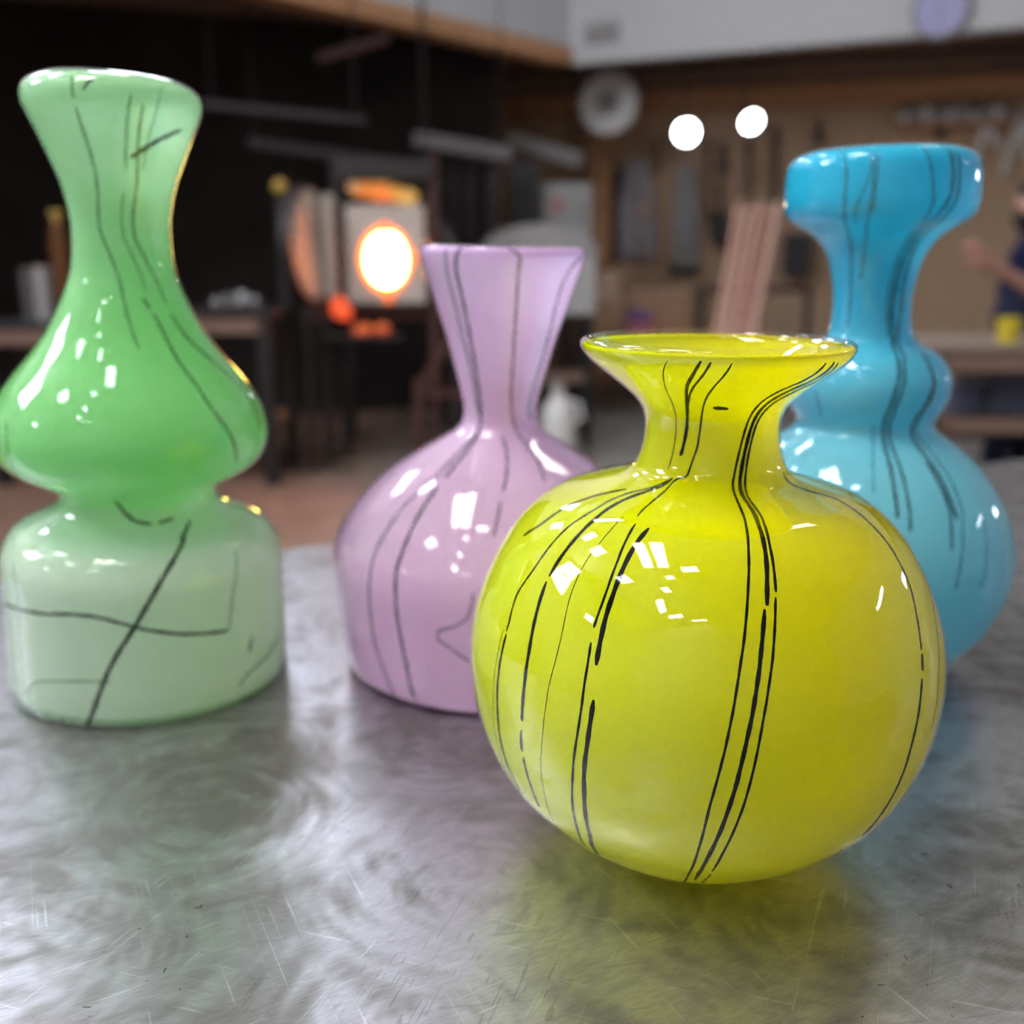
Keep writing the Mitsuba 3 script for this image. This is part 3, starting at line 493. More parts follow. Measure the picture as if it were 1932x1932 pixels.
for x, y, w, h in ((-2.72, 1.12, .66, .62), (-2.45, 2.2, .70, .46), (-1.2, 3.3, .9, .42), (-2.9, -1.0, .66, .66), (-1.19, -1.28, .28, .30), (-1.68, -2.15, .34, .46), (-2.2, -2.95, .36, .62), (-1.75, -3.55, .66, .28), (-.8, -3.93, .7, .18), (-.5, -.87, .48, .36)):
    window((x, y, ZC - .005), (1, 0, 0), (0, -1, 0), w, h, 2 if w > .5 else 1, 1, 'skylight in the high ceiling', SKYL, 'window_skylight')

# ------------------------------------------------------------------ lamps
def tube_lamp(c, ang, L, label, gap, wid, group=None):
    k = thing('tube_lamp', label, 'lamp', group); u = np.array([math.cos(ang), math.sin(ang), 0]); v = np.array([-u[1], u[0], 0]); c = np.array(c, float)
    M = np.eye(4); M[:3, 0], M[:3, 1], M[:3, 3] = u, v, c
    g = gap / 2 + .09
    hs = prism([(-g - .03, 0), (g + .03, 0), (g, .06), (-g, .06)], L); R = np.eye(4); R[:3, 0], R[:3, 1], R[:3, 2] = v, [0, 0, 1], u; R[:3, 3] = c - u * L / 2 + np.array([0, 0, .012]); hs.apply_transform(R)
    obj('housing', hs, 'm_white', k)
    for s in (-1, 1):
        a = c + v * s * gap / 2; obj('diffuser', box((L * .94, wid, .02), a + np.array([0, 0, .001]), ang, .004), 'm_white', k, smooth=False, light=TUBE)
        obj('louvre', join(*[box((L * .94, .005, .012), a + v * w_ * wid + np.array([0, 0, -.015]), ang, .001) for w_ in (-.17, .17)]), 'm_frame', k)
    for e in (-1, 1): obj('hanger', rod(c + u * e * L * .3 + [0, 0, .07], np.array([*(c + u * e * L * .3)[:2], ZC + .004]), .004, n=6), 'm_frame', k)
    return k
tube_lamp((-.76, .21, 3.30), math.radians(77), 1.08, 'twin panel ceiling lamp hanging over the steel table', .28, .185)
tube_lamp((1.75, 2.6, 3.9), math.radians(50), 1.22, 'twin tube ceiling lamp hanging ahead on the right of the table', .13, .045)

def spot_lamp(px, py, Y, tilt, label, rad):
    k = thing('spot_lamp', label, 'lamp', 'spot lamps under the low ceiling'); c = at(px, py, Y); d = np.array(tilt, float); d /= np.linalg.norm(d)
    obj('shade', spin([(.012, -.16), (.03, -.16), (.045, -.12), (rad * .75, -.04), (rad + .012, .012), (rad + .006, .012), (rad * .72, -.035), (.02, -.10), (.012, -.10)], c, d), 'm_lamp', k)
    obj('lens', spin([(0, -.006), (rad - .002, -.006), (rad - .002, 0), (0, 0)], c, d), 'm_white', k, smooth=False, light=SPOT)
    e = c - d * .15; obj('stem', join(rod(e, e + [0, .02, .06], .008), rod(e + [0, .02, .055], [e[0], e[1] + .02, 2.745], .008)), 'm_lamp', k)
spot_lamp(1295, 250, 8.0, (-.12, -1, -.25), 'bright spot lamp with a bluish glow, left of the two', .082)
spot_lamp(1418, 230, 8.0, (.25, -1, -.6), 'bright spot lamp with a warm white glow, right of the two', .075)

# ------------------------------------------------------------------ on and in front of the tool wall
wn = np.array([-.312, -1.0]) / math.hypot(.312, 1); wt = np.array([1.0, -.312]) / math.hypot(.312, 1)    # the wall's normal into the room, its direction
wang = math.atan2(wt[1], wt[0])
def on_wall(px, py, out=.05):
    r = FWD + (px - 966) / F_PX * np.array([1, 0, 0]) + (966 - py) / F_PX * UP
    s = (9.761 - out * math.hypot(.312, 1)) / (r[1] + .312 * r[0]); return CAM + r * s
def wbox(x0, y0, x1, y1, out, th=.03, bev=.006):
    a, b = on_wall(x0, (y0 + y1) / 2, out), on_wall(x1, (y0 + y1) / 2, out); z0, z1 = on_wall((x0 + x1) / 2, y1, out)[2], on_wall((x0 + x1) / 2, y0, out)[2]
    c = (a + b) / 2; return box((np.linalg.norm((b - a)[:2]), th, z1 - z0), (c[0], c[1], (z0 + z1) / 2), wang, bev)
k = thing('wooden_beam', 'long orange brown timber beam along the top of the tool wall', 'beam')
a, b = np.array([-1.4, back(-1.4)]) + wn * .10, np.array([6.2, back(6.2)]) + wn * .10
obj('timber', bar([*a, 2.46], [*b, 2.46], .20, .16), 'm_wood', k)
obj('ledger', bar([*(a + wn * .03), 2.63], [*(b + wn * .03), 2.63], .14, .13), 'm_darkwood', k)
kk = tag(obj('wooden_post', wbox(1108, 205, 1150, 760, .12, .14), 'm_wood'), 'orange brown wooden post left of the hanging aprons', 'post')
c = at(1148, 195, 8.6)
k = thing('round_wall_clock', 'round white disc clock with grey centre hanging before the timber beam', 'clock')
nd = np.array([wn[0], wn[1], 0.0])
obj('rim', spin([(.09, -.02), (.235, -.02), (.245, .0), (.235, .03), (.205, .04), (.11, .02), (.09, .02)], c, nd, 48), 'm_white', k)
obj('dial', spin([(0, -.015), (.10, -.015), (.10, .018), (0, .018)], c, nd, 40), 'm_grey', k)
obj('bracket', rod(c - nd * .02, c - nd * .30, .03), 'm_lamp', k)
c = np.array([*(C0 + drr * 2.62 - nr_ * .035), 0]); p = at(1785, 15, c[1]); c[2] = p[2]
c[:2] = C0 + drr * ((p[0] - C0[0]) / drr[0]) - nr_ * .03
k = thing('wall_clock', 'round clock with lilac face and grey rim on the white upper wall', 'clock'); nd = np.array([-nr_[0], -nr_[1], 0])
obj('case', spin([(.0, -.028), (.165, -.028), (.175, -.01), (.175, .02), (.155, .025), (.15, .01), (0, .01)], c, nd, 48), 'm_frame', k)
obj('face', spin([(0, .0), (.15, .0), (.15, .014), (0, .014)], c, nd, 48), 'm_lilac', k)
u3 = np.array([drr[0], drr[1], 0])
obj('hand', bar(c + nd * .018, c + nd * .018 + np.array([0, 0, -.10]) - u3 * .01, .012, .004), 'm_grey', k); obj('hand', bar(c + nd * .018, c + nd * .018 + np.array([0, 0, .06]) - u3 * .04, .012, .004), 'm_grey', k)
def up_wall(px, py, out=.01):
    r = FWD + (px - 966) / F_PX * np.array([1, 0, 0]) + (966 - py) / F_PX * UP; A = np.c_[r[:2], -drr]; s = np.linalg.solve(A, C0 - nr_ * out)[0]; return CAM + r * s
a, b = up_wall(1103, 60), up_wall(1168, 60); z0, z1 = up_wall(1135, 82)[2], up_wall(1135, 40)[2]; cc = (a + b) / 2; ua = math.atan2(drr[1], drr[0])
k = thing('notice_plate', 'small grey green notice on the white upper wall near its corner', 'sign')
obj('plate', box((np.linalg.norm(b - a), .012, z1 - z0), (cc[0], cc[1], (z0 + z1) / 2), ua), 'm_greylight', k)
for f in (-.28, .05, .33):
    q = cc[:2] + drr * f * np.linalg.norm(b - a) - nr_ * .008; obj('panel', box((.055, .01, (z1 - z0) * .62), (q[0], q[1], (z0 + z1) / 2 - .01), ua), 'm_grey', k)
# aprons hung on the wall, with the board behind
def cloth(x0, y0, x1, y1, out, top, mat, name, label, cat, group=None):
    k = thing(name, label, cat, group); n = 14; V, Fc = [], []
    for i in range(n + 1):
        for j in range(n + 1):
            u, v = i / n, j / n; w = top + (1 - top) * min(1, v * 2.2); x = (x0 + x1) / 2 + (x1 - x0) * (u - .5) * w; y = y0 + (y1 - y0) * v
            q = on_wall(x, y, out + .03 * math.sin(u * 11) * (.3 + v) * .7); V.append(q)
    for i in range(n):
        for j in range(n):
            a = i * (n + 1) + j; Fc += [[a, a + 1, a + n + 2], [a, a + n + 2, a + n + 1]]
    V = np.array(V); m = trimesh.Trimesh(V, Fc, process=False); W = V + np.array([wn[0], wn[1], 0]) * -.012
    m2 = trimesh.Trimesh(W, np.array(Fc)[:, ::-1], process=False)
    obj('cloth', join(m, m2), mat, k, smooth=True)
    t = on_wall((x0 + x1) / 2, y0, out); obj('strap', tube([t + [-.05, 0, -.01], t + [0, 0, .08], t + [.05, 0, -.01]], .006, 6), mat, k)
    obj('hook', rod(t + [0, 0, .075], t + [0, .06, .085], .006, n=8), 'm_darksteel', k)
    return k
k = tag(obj('dark_board', wbox(1158, 315, 1205, 492, .03), 'm_black'), 'dark board on the tool wall behind the left apron', 'board')
k = cloth(1168, 300, 1238, 488, .11, .55, 'm_apron', 'work_apron', 'grey work apron with a pale round badge, left of the two on the tool wall', 'apron', 'work aprons on the tool wall')
q = on_wall(1216, 395, .17); b_ = obj('badge', spin([(0, 0), (.05, 0), (.058, .006), (.05, .012), (0, .012)], q, (wn[0], wn[1], 0), 24), 'm_peach', k); plabel(b_, 'pale round badge')
cloth(1268, 315, 1320, 503, .11, .6, 'm_grey', 'work_apron', 'plain grey work apron, right of the two on the tool wall', 'apron', 'work aprons on the tool wall')
k = tag(obj('dark_board', wbox(1262, 495, 1318, 520, .04), 'm_charcoal'), 'small dark board under the right apron', 'board')
# hand tools on the wall
def tool(px, y0, y1, w, label, blade):
    k = thing('hand_tool', label, 'tool', 'dark hand tools hanging on the tool wall'); a, b = on_wall(px, y0, .06), on_wall(px, y1, .06); m = a + (b - a) * .55
    obj('handle', rod(a, m, w * .32, w * .26, 10), 'm_black', k)
    if blade == 'jacks':
        for s in (-1, 1): obj('blade', tube([m, m + [s * w * .5, 0, -.06], b + [s * w * .12, 0, 0]], [w * .16, w * .16, w * .08], 6), 'm_charcoal', k)
    elif blade == 'paddle': obj('blade', wbox(px - 9, y0 + (y1 - y0) * .55, px + 9, y1, .06, .02), 'm_charcoal', k)
    else: obj('blade', rod(m, b, w * .22, w * .34, 10), 'm_charcoal', k)
    obj('peg', rod(a + [0, .0, -.01], a + [0, .05, .0], .008, n=6), 'm_steel', k)
for px, y0, y1, w, bl, lb in ((1363, 268, 330, .09, 'paddle', 'short black paddle hanging right below the left spot lamp'), (1358, 340, 470, .07, 'rod', 'long dark iron tool hanging below the short paddle'), (1412, 262, 385, .06, 'jacks', 'dark pair of jacks hanging below the right spot lamp'),
                              (1463, 238, 400, .085, 'rod', 'longest dark iron tool, hanging left of the blue vase'), (1240, 262, 330, .05, 'jacks', 'small dark shears hanging above the two aprons'), (1335, 258, 420, .05, 'rod', 'thin dark rod tool hanging right of the plain apron'),
                              (1545, 226, 270, .07, 'paddle', 'black paddle hanging just above the rim of the blue vase'), (1775, 218, 262, .06, 'paddle', 'dark paddle hanging right above the blue vase')):
    tool(px, y0, y1, w, lb, bl)
k = tag(obj('tool_box', wbox(1478, 440, 1530, 520, .16, .25), 'm_charcoal'), 'dark box on the tool wall behind the pink rods', 'box')
k = tag(obj('cloth_bag', wbox(1340, 400, 1372, 460, .22, .12, .03), 'm_charcoal'), 'small dark bag hanging beside the rods', 'bag')
# the shelf of pale jars near the right end of the beam
k = thing('wall_shelf', 'dark shelf of pale jars under the right end of the beam', 'shelf')
obj('board', wbox(1690, 232, 1916, 238, .12, .2), 'm_wood', k); obj('back_rail', wbox(1690, 200, 1916, 206, .03, .03), 'm_black', k)
for i in range(10):
    q = on_wall(1703 + i * 22, 232, .13); hgt = .085 + .02 * ((i * 7) % 3); r = .036 + .005 * (i % 2)
    j = thing('glass_jar', f'small pale jar, {ORD[i]} from the left in the row on the wall shelf', 'jar', 'pale jars on the wall shelf')
    obj('jar_body', spin([(0, 0), (r * .9, 0), (r, .01), (r, hgt - .02), (r * .7, hgt - .006), (r * .7, hgt), (0, hgt)], q, n=18), ('m_white', 'm_greylight', 'm_white', 'm_greylight')[i % 4], j)
    obj('lid', spin([(0, 0), (r * .76, 0), (r * .76, .016), (0, .018)], q + [0, 0, hgt - .002], n=18), 'm_frame', j)
for (x, y), l, rgt, lab in (((1858, 236), (1838, 312), (1888, 280), 'pale steel tongs spread open, hanging right of the blue vase'), ((1928, 214), (1892, 330), (1938, 300), 'large pale steel tongs hanging at the right edge below the jars')):
    k = thing('steel_tongs', lab, 'tongs', 'pale tongs on the tool wall'); t = on_wall(x, y, .08)
    for e in (l, rgt): q = on_wall(*e, .08); obj('arm', tube([t, t * .5 + q * .5 + [0, -.01, 0], q], [.024, .03, .022], 8), 'm_white', k)
    obj('pivot', rod(t + [0, -.03, 0], t + [0, .07, 0], .02), 'm_frame', k)
# the bundle of pink glass and copper rods leaning against the workbench
for i in range(15):
    f = (i + .5) / 15; top = at(1388 + 96 * f + 4 * math.sin(i * 2.3), 388 + 10 * math.sin(i * 5.1), 6.3 + .03 * (i % 3)); bot = at(1347 + 84 * f, 632, 6.15 + .03 * (i % 3)); d = (bot - top) / (bot - top)[2]; foot = top + d * (0.002 - top[2])
    k = tag(obj('pink_rod', rod(foot, top, .0095, n=10), ('m_copper', 'm_copperpale', 'm_copperdark', 'm_copper', 'm_copperpale')[(i * 3) % 5]), f'long pinkish rod, {ORD[i]} from the left in the leaning bundle', 'rod', 'pink rods leaning in a bundle')
k = thing('rod_stand', 'low dark stand holding the bundle of pink rods', 'stand'); q = at(1425, 545, 6.42)
obj('crossbar', rod(q + [-.35, 0, .0], q + [.35, 0, 0], .02), 'm_darksteel', k)
for s in (-.34, .34): obj('post', rod([q[0] + s, q[1], 0.002], [q[0] + s, q[1], q[2] + .01], .022), 'm_darksteel', k)
# grey cabinet, dark locker, pipes and ducts
def zbox(x0, y0, x1, y1, Y, th, bev=.008):
    a, b = at(x0, (y0 + y1) / 2, Y), at(x1, (y0 + y1) / 2, Y); z0, z1 = at((x0 + x1) / 2, y1, Y)[2], at((x0 + x1) / 2, y0, Y)[2]
    return box((b[0] - a[0], th, z1 - z0), ((a[0] + b[0]) / 2, Y + th / 2, (z0 + z1) / 2), 0, bev)
k = thing('switch_cabinet', 'grey metal switch cabinet with a reddish mark, above the lilac vase', 'cabinet')
obj('case', zbox(1018, 346, 1116, 462, 7.6, .22), 'm_greylight', k); d_ = obj('door', zbox(1025, 353, 1109, 456, 7.585, .02), 'm_greylight', k)
obj('mark', zbox(1042, 376, 1064, 398, 7.578, .01), 'm_pink', d_); obj('handle', zbox(1092, 395, 1098, 415, 7.57, .02), 'm_frame', d_)
m = obj('bracket', zbox(1030, 460, 1104, 470, 7.6, .2), 'm_frame', k); obj('column', zbox(1055, 468, 1080, 740, 7.68, .08), 'm_darksteel', k)
k = tag(obj('dark_locker', zbox(958, 305, 1014, 760, 7.4, .35), 'm_charcoal'), 'tall dark locker left of the grey switch cabinet', 'locker')
for i, (x, w) in enumerate(((826, 26), (858, 20), (888, 26), (925, 30))):
    c = at(x, 400, 7.0); r = w / 2 / F_PX * 7.0 * .8
    k = thing('stove_pipe', ('dark maroon upright pipe, first from the furnace', 'thin dark upright pipe, second from the furnace', 'dark maroon upright pipe, third from the furnace', 'thickest dark upright pipe, next to the dark locker')[i], 'pipe', 'dark upright pipes between furnace and locker')
    obj('shaft', rod([c[0], c[1], .002], [c[0], c[1], at(x, 288, 7.0)[2]], r, n=20), 'm_maroon', k); obj('collar', spin([(r, 0), (r + .008, 0), (r + .008, .06), (r, .06)], (c[0], c[1], 1.55), n=20), 'm_maroon', k)
for (a, b, w, lab) in (((782, 262, 6.75), (965, 292, 6.75), .085, 'grey square duct running across above the dark pipes'), ((958, 262, 8.5), (1096, 304, 8.5), .115, 'pale grey duct sloping down above the switch cabinet')):
    k = thing('square_duct', lab, 'duct'); obj('casing', bar(at(*a), at(*b), w), 'm_duct' if a[0] < 900 else 'm_grey', k)
    for f in (.12, .88): q = at(*a) * (1 - f) + at(*b) * f; obj('hanger', rod(q + [0, 0, .03], [q[0], q[1], 2.745], .005, n=8), 'm_soot', k)
# the annealer with its rounded grey lid, behind the lilac vase
k = thing('annealing_oven', 'low grey oven with rounded lid behind the rim of the lilac vase', 'oven'); a, b = at(905, 500, 6.0), at(1128, 500, 6.0)
W, cx, z1 = b[0] - a[0], (a[0] + b[0]) / 2, at(1000, 480, 6.0)[2]
prof = [(-W / 2, 0), (W / 2, 0)] + [(W / 2 * math.cos(t), .17 * math.sin(t)) for t in np.linspace(.0, math.pi, 18)[1:-1]]
R = np.eye(4); R[:3, 0], R[:3, 1], R[:3, 2], R[:3, 3] = [1, 0, 0], [0, 0, 1], [0, -1, 0], [cx, 6.6, z1]
obj('lid', prism(prof, .6, R), 'm_grey', k); obj('chest', box((W - .02, .58, .34), (cx, 6.3, z1 - .175)), 'm_greylight', k)
for sx in (-1, 1):
    for sy in (-.24, .24): obj('leg', bar([cx + sx * (W / 2 - .04), 6.3 + sy, .002], [cx + sx * (W / 2 - .04), 6.3 + sy, z1 - .34], .05), 'm_black', k)
obj('lower_shelf', box((W - .06, .5, .03), (cx, 6.3, .42)), 'm_darkwood', k); obj('lid_handle', tube([(cx - .1, 5.995, z1 + .02), (cx - .1, 5.95, z1 + .02), (cx + .1, 5.95, z1 + .02), (cx + .1, 5.995, z1 + .02)], .012), 'm_steel', k)
# the cluttered bench under the aprons
BY = 7.6
def bench(name, label, x0, x1, ytop, Y, depth, mat, shelf=None):
    k = thing(name, label, 'workbench'); a, b = at(x0, ytop, Y), at(x1, ytop, Y); z = a[2]; W = b[0] - a[0]; cx = (a[0] + b[0]) / 2
    obj('bench_top', box((W, depth, .03), (cx, Y + depth / 2, z - .015)), mat, k)
    for sx in (-1, 1):
        for sy in (.05, depth - .05): obj('leg', bar([cx + sx * (W / 2 - .06), Y + sy, .002], [cx + sx * (W / 2 - .06), Y + sy, z - .03], .07), 'm_black', k)
    if shelf: obj('shelf', box((W - .14, depth - .06, .04), (cx, Y + depth / 2, shelf)), 'm_wood', k)
    obj('apron_rail', box((W - .12, .03, .08), (cx, Y + .03, z - .07)), 'm_darkwood', k)
    return k, z, cx
_, bz, _ = bench('tool_bench', 'brown wooden bench with boxes on it in front of the tool wall', 1098, 1470, 632, BY, .7, 'm_wood', .35)
for x0, x1, y0, Y, mat, lab in ((1118, 1178, 560, BY + .1, 'm_card', 'brown cardboard box at the left end of the tool bench'), (1122, 1165, 512, BY + .36, 'm_peach', 'pale peach carton behind the brown cardboard box'), (1182, 1300, 545, BY + .42, 'm_card', 'wide brown cardboard box under the aprons'),
                                (1184, 1230, 608, BY + .02, 'm_pink', 'flat pink box on the tool bench')):
    a, b = at(x0, 632, Y), at(x1, 632, Y); zt = at((x0 + x1) / 2, y0, Y)[2]; k = thing('storage_box', lab, 'box', 'boxes on the tool bench'); h = zt - bz - .002; cx = (a[0] + b[0]) / 2; w = b[0] - a[0]
    obj('carton', box((w, .22, h), (cx, Y + .11, bz + .001 + h / 2)), mat, k); obj('tape', box((w * 1.004, .05, .003), (cx, Y + .11, bz + .001 + h)), 'm_greylight', k)
    if 'pink' in lab: tag(obj('purple_block', box((w * .95, .18, .075), (cx, Y + .11, zt + .042), .06, .01), 'm_purple'), 'flat purple package on top of the pink box', 'package')
# the white jug on the floor
k = thing('white_jug', 'white plastic jug standing on the floor beside the neck of the lilac vase', 'jug'); q = at(1052, 790, 5.6); q[2] = 0.0
h = at(1045, 735, 5.6)[2]; q2 = at(1052, 828, 5.6)
base = np.array([q2[0], q2[1], .002]); r = .10
obj('jug_body', spin([(0, 0), (r - .01, 0), (r, .015), (r, h * .62), (r * .8, h * .78), (r * .36, h * .9), (r * .33, h), (0, h)], base, n=28), 'm_white', k)
obj('cap', spin([(0, 0), (r * .4, 0), (r * .4, .03), (0, .035)], base + [0, 0, h], n=20), 'm_greylight', k)
obj('handle', tube([base + [r * .9, 0, h * .55], base + [r * 1.35, 0, h * .62], base + [r * 1.2, 0, h * .8], base + [r * .35, 0, h * .86]], .014), 'm_white', k)
# ------------------------------------------------------------------ the furnace (glory hole)
FY = 5.5
k = thing('glory_hole', 'glass furnace with pale front doors round a glaring white hot opening', 'furnace')
c = at(728, 490, FY); s = FY / F_PX
a, b = at(650, 387, FY), at(803, 570, FY); z0, z1 = b[2], a[2]
# right hand door: a pale brick plate with the opening
hole = [((728 + 38 * math.cos(t) - 725) * s, (48 * math.sin(t)) * s) for t in np.linspace(0, 2 * math.pi, 40, endpoint=False)]
W, H = (b[0] - a[0]), z1 - z0; cx = (a[0] + b[0]) / 2; cz = (z0 + z1) / 2
R = np.eye(4); R[:3, 0], R[:3, 1], R[:3, 2], R[:3, 3] = [1, 0, 0], [0, 0, 1], [0, -1, 0], [cx, FY + .05, cz]
dz = c[2] - cz; dx = c[0] - cx
ring = [(dx + 38 * s * math.cos(t), dz + 48 * s * math.sin(t)) for t in np.linspace(0, 2 * math.pi, 48, endpoint=False)]
pl = trimesh.creation.extrude_polygon(Polygon([(-W / 2, -H / 2), (W / 2, -H / 2), (W / 2, H / 2), (-W / 2, H / 2)], [ring]), .06, engine='earcut'); pl.apply_transform(R)
d1 = obj('door', pl, 'm_brick', k, smooth=False); plabel(d1, 'pale brick door with the opening')
obj('door_frame', join(bar([cx - W / 2 - .012, FY, z0 - .02], [cx - W / 2 - .012, FY, z1 + .03], .03), bar([cx - W / 2 - .02, FY, z0 - .015], [cx + W / 2 + .02, FY, z0 - .015], .03)), 'm_darksteel', d1)
# the narrow door beside it, half open
e0, e1 = at(604, 480, FY - .12), at(640, 480, FY + .02)
d2 = obj('door', bar([(e0[0] + e1[0]) / 2, FY - .03, z0 + .02], [(e0[0] + e1[0]) / 2, FY - .03, z1 + .05], e1[0] - e0[0], .05), 'm_brick', k); plabel(d2, 'narrow pale door standing half open')
# the drum behind with its fire chamber
R2 = np.eye(4)
obj('drum', spin([(.24, .10), (.34, .10), (.34, .95), (.24, .95)], (c[0], FY, c[2]), (0, 1, 0), 40), 'm_darksteel', k)
obj('chamber', spin([(.235, .085), (.235, .55), (0, .56)], (c[0], FY, c[2]), (0, 1, 0), 40), 'm_brick', k)
fire = spin([(0, 0), (.16, 0), (.178, .01), (.178, .02), (0, .02)], (0, 0, 0), (0, 0, 1), 40)
fire.apply_transform(np.diag([38 * s / .178, 48 * s / .178, 1, 1])); Rf = np.eye(4); Rf[:3, 0], Rf[:3, 1], Rf[:3, 2], Rf[:3, 3] = [1, 0, 0], [0, 0, 1], [0, -1, 0], [c[0], FY + .075, c[2]]; fire.apply_transform(Rf)
f = obj('fire', fire, 'm_orange', k, smooth=False, light=FIRE); plabel(f, 'white hot glow filling the opening')
hot = trimesh.creation.extrude_polygon(Polygon([(1.2 * (x - dx) + dx, 1.2 * (z - dz) + dz) for x, z in ring], [ring]), .012, engine='earcut'); hot.apply_transform(R); hot.apply_translation([0, -.062, 0])
h_ = obj('hot_rim', hot, 'm_orange', d1, smooth=False, light=(2.2, .36, .03)); plabel(h_, 'glowing orange rim of the opening')
# flames licking out of the gap above the door
def blob(px, py, Y, w, h, col, nm, lab, parent=k):
    q = at(px, py, Y); m = trimesh.creation.icosphere(2, 1.0); m.vertices *= 1 + .22 * (meshkit.noise(m.vertices * 2.1 + px) - .5)[:, None]
    m.apply_transform(np.diag([w * s, .03, h * s, 1])); m.apply_translation(q); x = obj(nm, m, 'm_orange', parent, smooth=True, light=col); plabel(x, lab)
for px, py, w, h, col in ((690, 358, 26, 13, (.38, .11, .022)), (720, 366, 22, 13, (.50, .10, .022)), (668, 352, 12, 12, (.28, .17, .09)), (748, 366, 18, 14, (.32, .16, .03)), (770, 372, 18, 15, (.28, .20, .05)), (712, 346, 26, 8, (.24, .13, .03))):
    blob(px, py, FY + .06, w, h, col, 'flame', 'orange flame above the door')
obj('hood', zbox(628, 300, 815, 338, FY + .0, .5), 'm_darksteel', k)
obj('lintel', zbox(640, 336, 812, 342, FY - .02, .1), 'm_darksteel', k)
for px, py, w, h in ((726, 432, 9, 11), (733, 556, 7, 15), (777, 486, 7, 15)): blob(px, py, FY - .015, w, h, (1.1, .17, .03), 'glowing_crack', 'glowing crack in the pale door', d1)
for px, py, w, h, col in ((640, 580, 16, 20, (.62, .04, .016)), (652, 592, 12, 12, (.55, .032, .012)), (685, 622, 20, 10, (.26, .016, .007)), (722, 620, 15, 10, (.24, .015, .006))):
    blob(px, py, FY - .02, w, h, col, 'ember', 'red hot metal glowing under the door')
obj('ember_tray', join(zbox(600, 632, 760, 642, FY - .08, .5), zbox(655, 570, 800, 580, FY, .3)), 'm_darksteel', k)
for sx, yy in ((-.36, FY + .1), (.36, FY + .1), (-.36, FY + .9), (.36, FY + .9)):
    obj('leg', bar([c[0] + sx, yy, .002], [c[0] + sx, yy, z0 + .05], .06), 'm_darksteel', k)
obj('crosspiece', bar([c[0] - .42, FY + .1, z0 - .06], [c[0] + .42, FY + .1, z0 - .06], .07), 'm_rust', k)
obj('upright', bar([at(815, 400, FY)[0], FY + .05, .002], [at(815, 400, FY)[0], FY + .05, z1 + .25], .05), 'm_rust', k)
obj('upright', bar([at(622, 400, FY)[0], FY + .25, .002], [at(622, 400, FY)[0], FY + .25, z1 + .25], .05), 'm_darksteel', k)
# the round disc shutter swung out on the left, lit by the fire
q = at(583, 462, FY - .12)
furn = k
nrm = np.array([.97, -.19, .03])
k2 = obj('shutter', spin([(0, -.03), (.27, -.03), (.285, -.015), (.285, .02), (.27, .03), (.12, .03), (.10, .018), (0, .018)], q, nrm, 48), 'm_brick', furn)
obj('rim', spin([(.283, -.035), (.30, -.035), (.30, .03), (.283, .03)], q, nrm, 48), 'm_darksteel', k2)
obj('stand', join(rod([q[0] - .03, q[1], .002], [q[0] - .03, q[1], q[2]], .025), rod([q[0] - .25, q[1], .012], [q[0] + .2, q[1], .012], .012)), 'm_darksteel', k2)
# a rusty frame leaning on the right of the furnace
k = thing('steel_trestle', 'rusty red steel trestle below the furnace, left of the neck of the lilac vase', 'trestle')
A, B = at(850, 640, 5.2), at(790, 735, 5.2)
obj('brace', bar([A[0], A[1], A[2]], [B[0], B[1], B[2]], .045), 'm_rust', k); obj('leg', bar([B[0], B[1], .002], [B[0], B[1], B[2] + .05], .045), 'm_rust', k)
obj('leg', bar([A[0] + .12, A[1], .002], [A[0] + .12, A[1], A[2] + .05], .045), 'm_rust', k); obj('tie', bar([B[0], B[1], .45], [A[0] + .12, A[1], .45], .035), 'm_rust', k)
# ------------------------------------------------------------------ the dark side of the hot shop
k, mz, mcx = bench('marver_bench', 'dark steel bench left of the furnace with metal scraps on it', 300, 515, 588, 5.0, .6, 'm_darksteel', .3)
for i, (px, h, r) in enumerate(((410, .055, .030), (434, .065, .031), (460, .085, .033), (484, .06, .029))):
    q = at(px, 588, 5.15); m = trimesh.creation.icosphere(2, 1.0); m.vertices *= 1 + .5 * (meshkit.noise(m.vertices * 2.3 + i * 7) - .5)[:, None]; m.apply_transform(np.diag([r, r, h * .55, 1])); m.apply_translation([q[0], q[1], mz - m.bounds[0][2] + .001])
    tag(obj('metal_scrap', m, 'm_steel', smooth=False), f'crumpled pale metal scrap, {ORD[i]} from the left on the dark bench', 'scrap', 'metal scraps on the dark bench')
k = thing('signal_lamp', 'small round amber lamp on a dark post left of the furnace', 'lamp'); q = at(528, 352, 5.8)
obj('globe', trimesh.creation.icosphere(3, .040).apply_translation(q), 'm_gold', k, smooth=True, light=(.045, .026, .006)); obj('post', rod([q[0], q[1] + .01, .002], q - [0, -.01, .035], .03), 'm_charcoal', k)
obj('bracket', spin([(0, 0), (.03, 0), (.045, .012), (0, .012)], q - [0, 0, .05]), 'm_darksteel', k)
k, sz, scx = bench('supply_shelf', 'dark low bench behind the green vase carrying the gas bottle', -60, 190, 610, 5.0, .5, 'm_charcoal', None)
k = thing('gas_bottle', 'orange brown gas bottle seen left of the neck of the green vase', 'bottle'); q = at(119, 535, 5.2); zt = at(119, 408, 5.2)[2]; zb = sz + .002
obj('cylinder', spin([(0, 0), (.036, 0), (.044, .02), (.044, zt - zb - .12), (.03, zt - zb - .05), (.02, zt - zb - .03), (0, zt - zb - .03)], (q[0], q[1], zb), n=24), 'm_dimorange', k)
obj('valve', join(rod((q[0], q[1], zt - .035), (q[0], q[1], zt + .02), .016), rod((q[0] - .03, q[1], zt + .015), (q[0] + .03, q[1], zt + .015), .012)), 'm_gold', k)
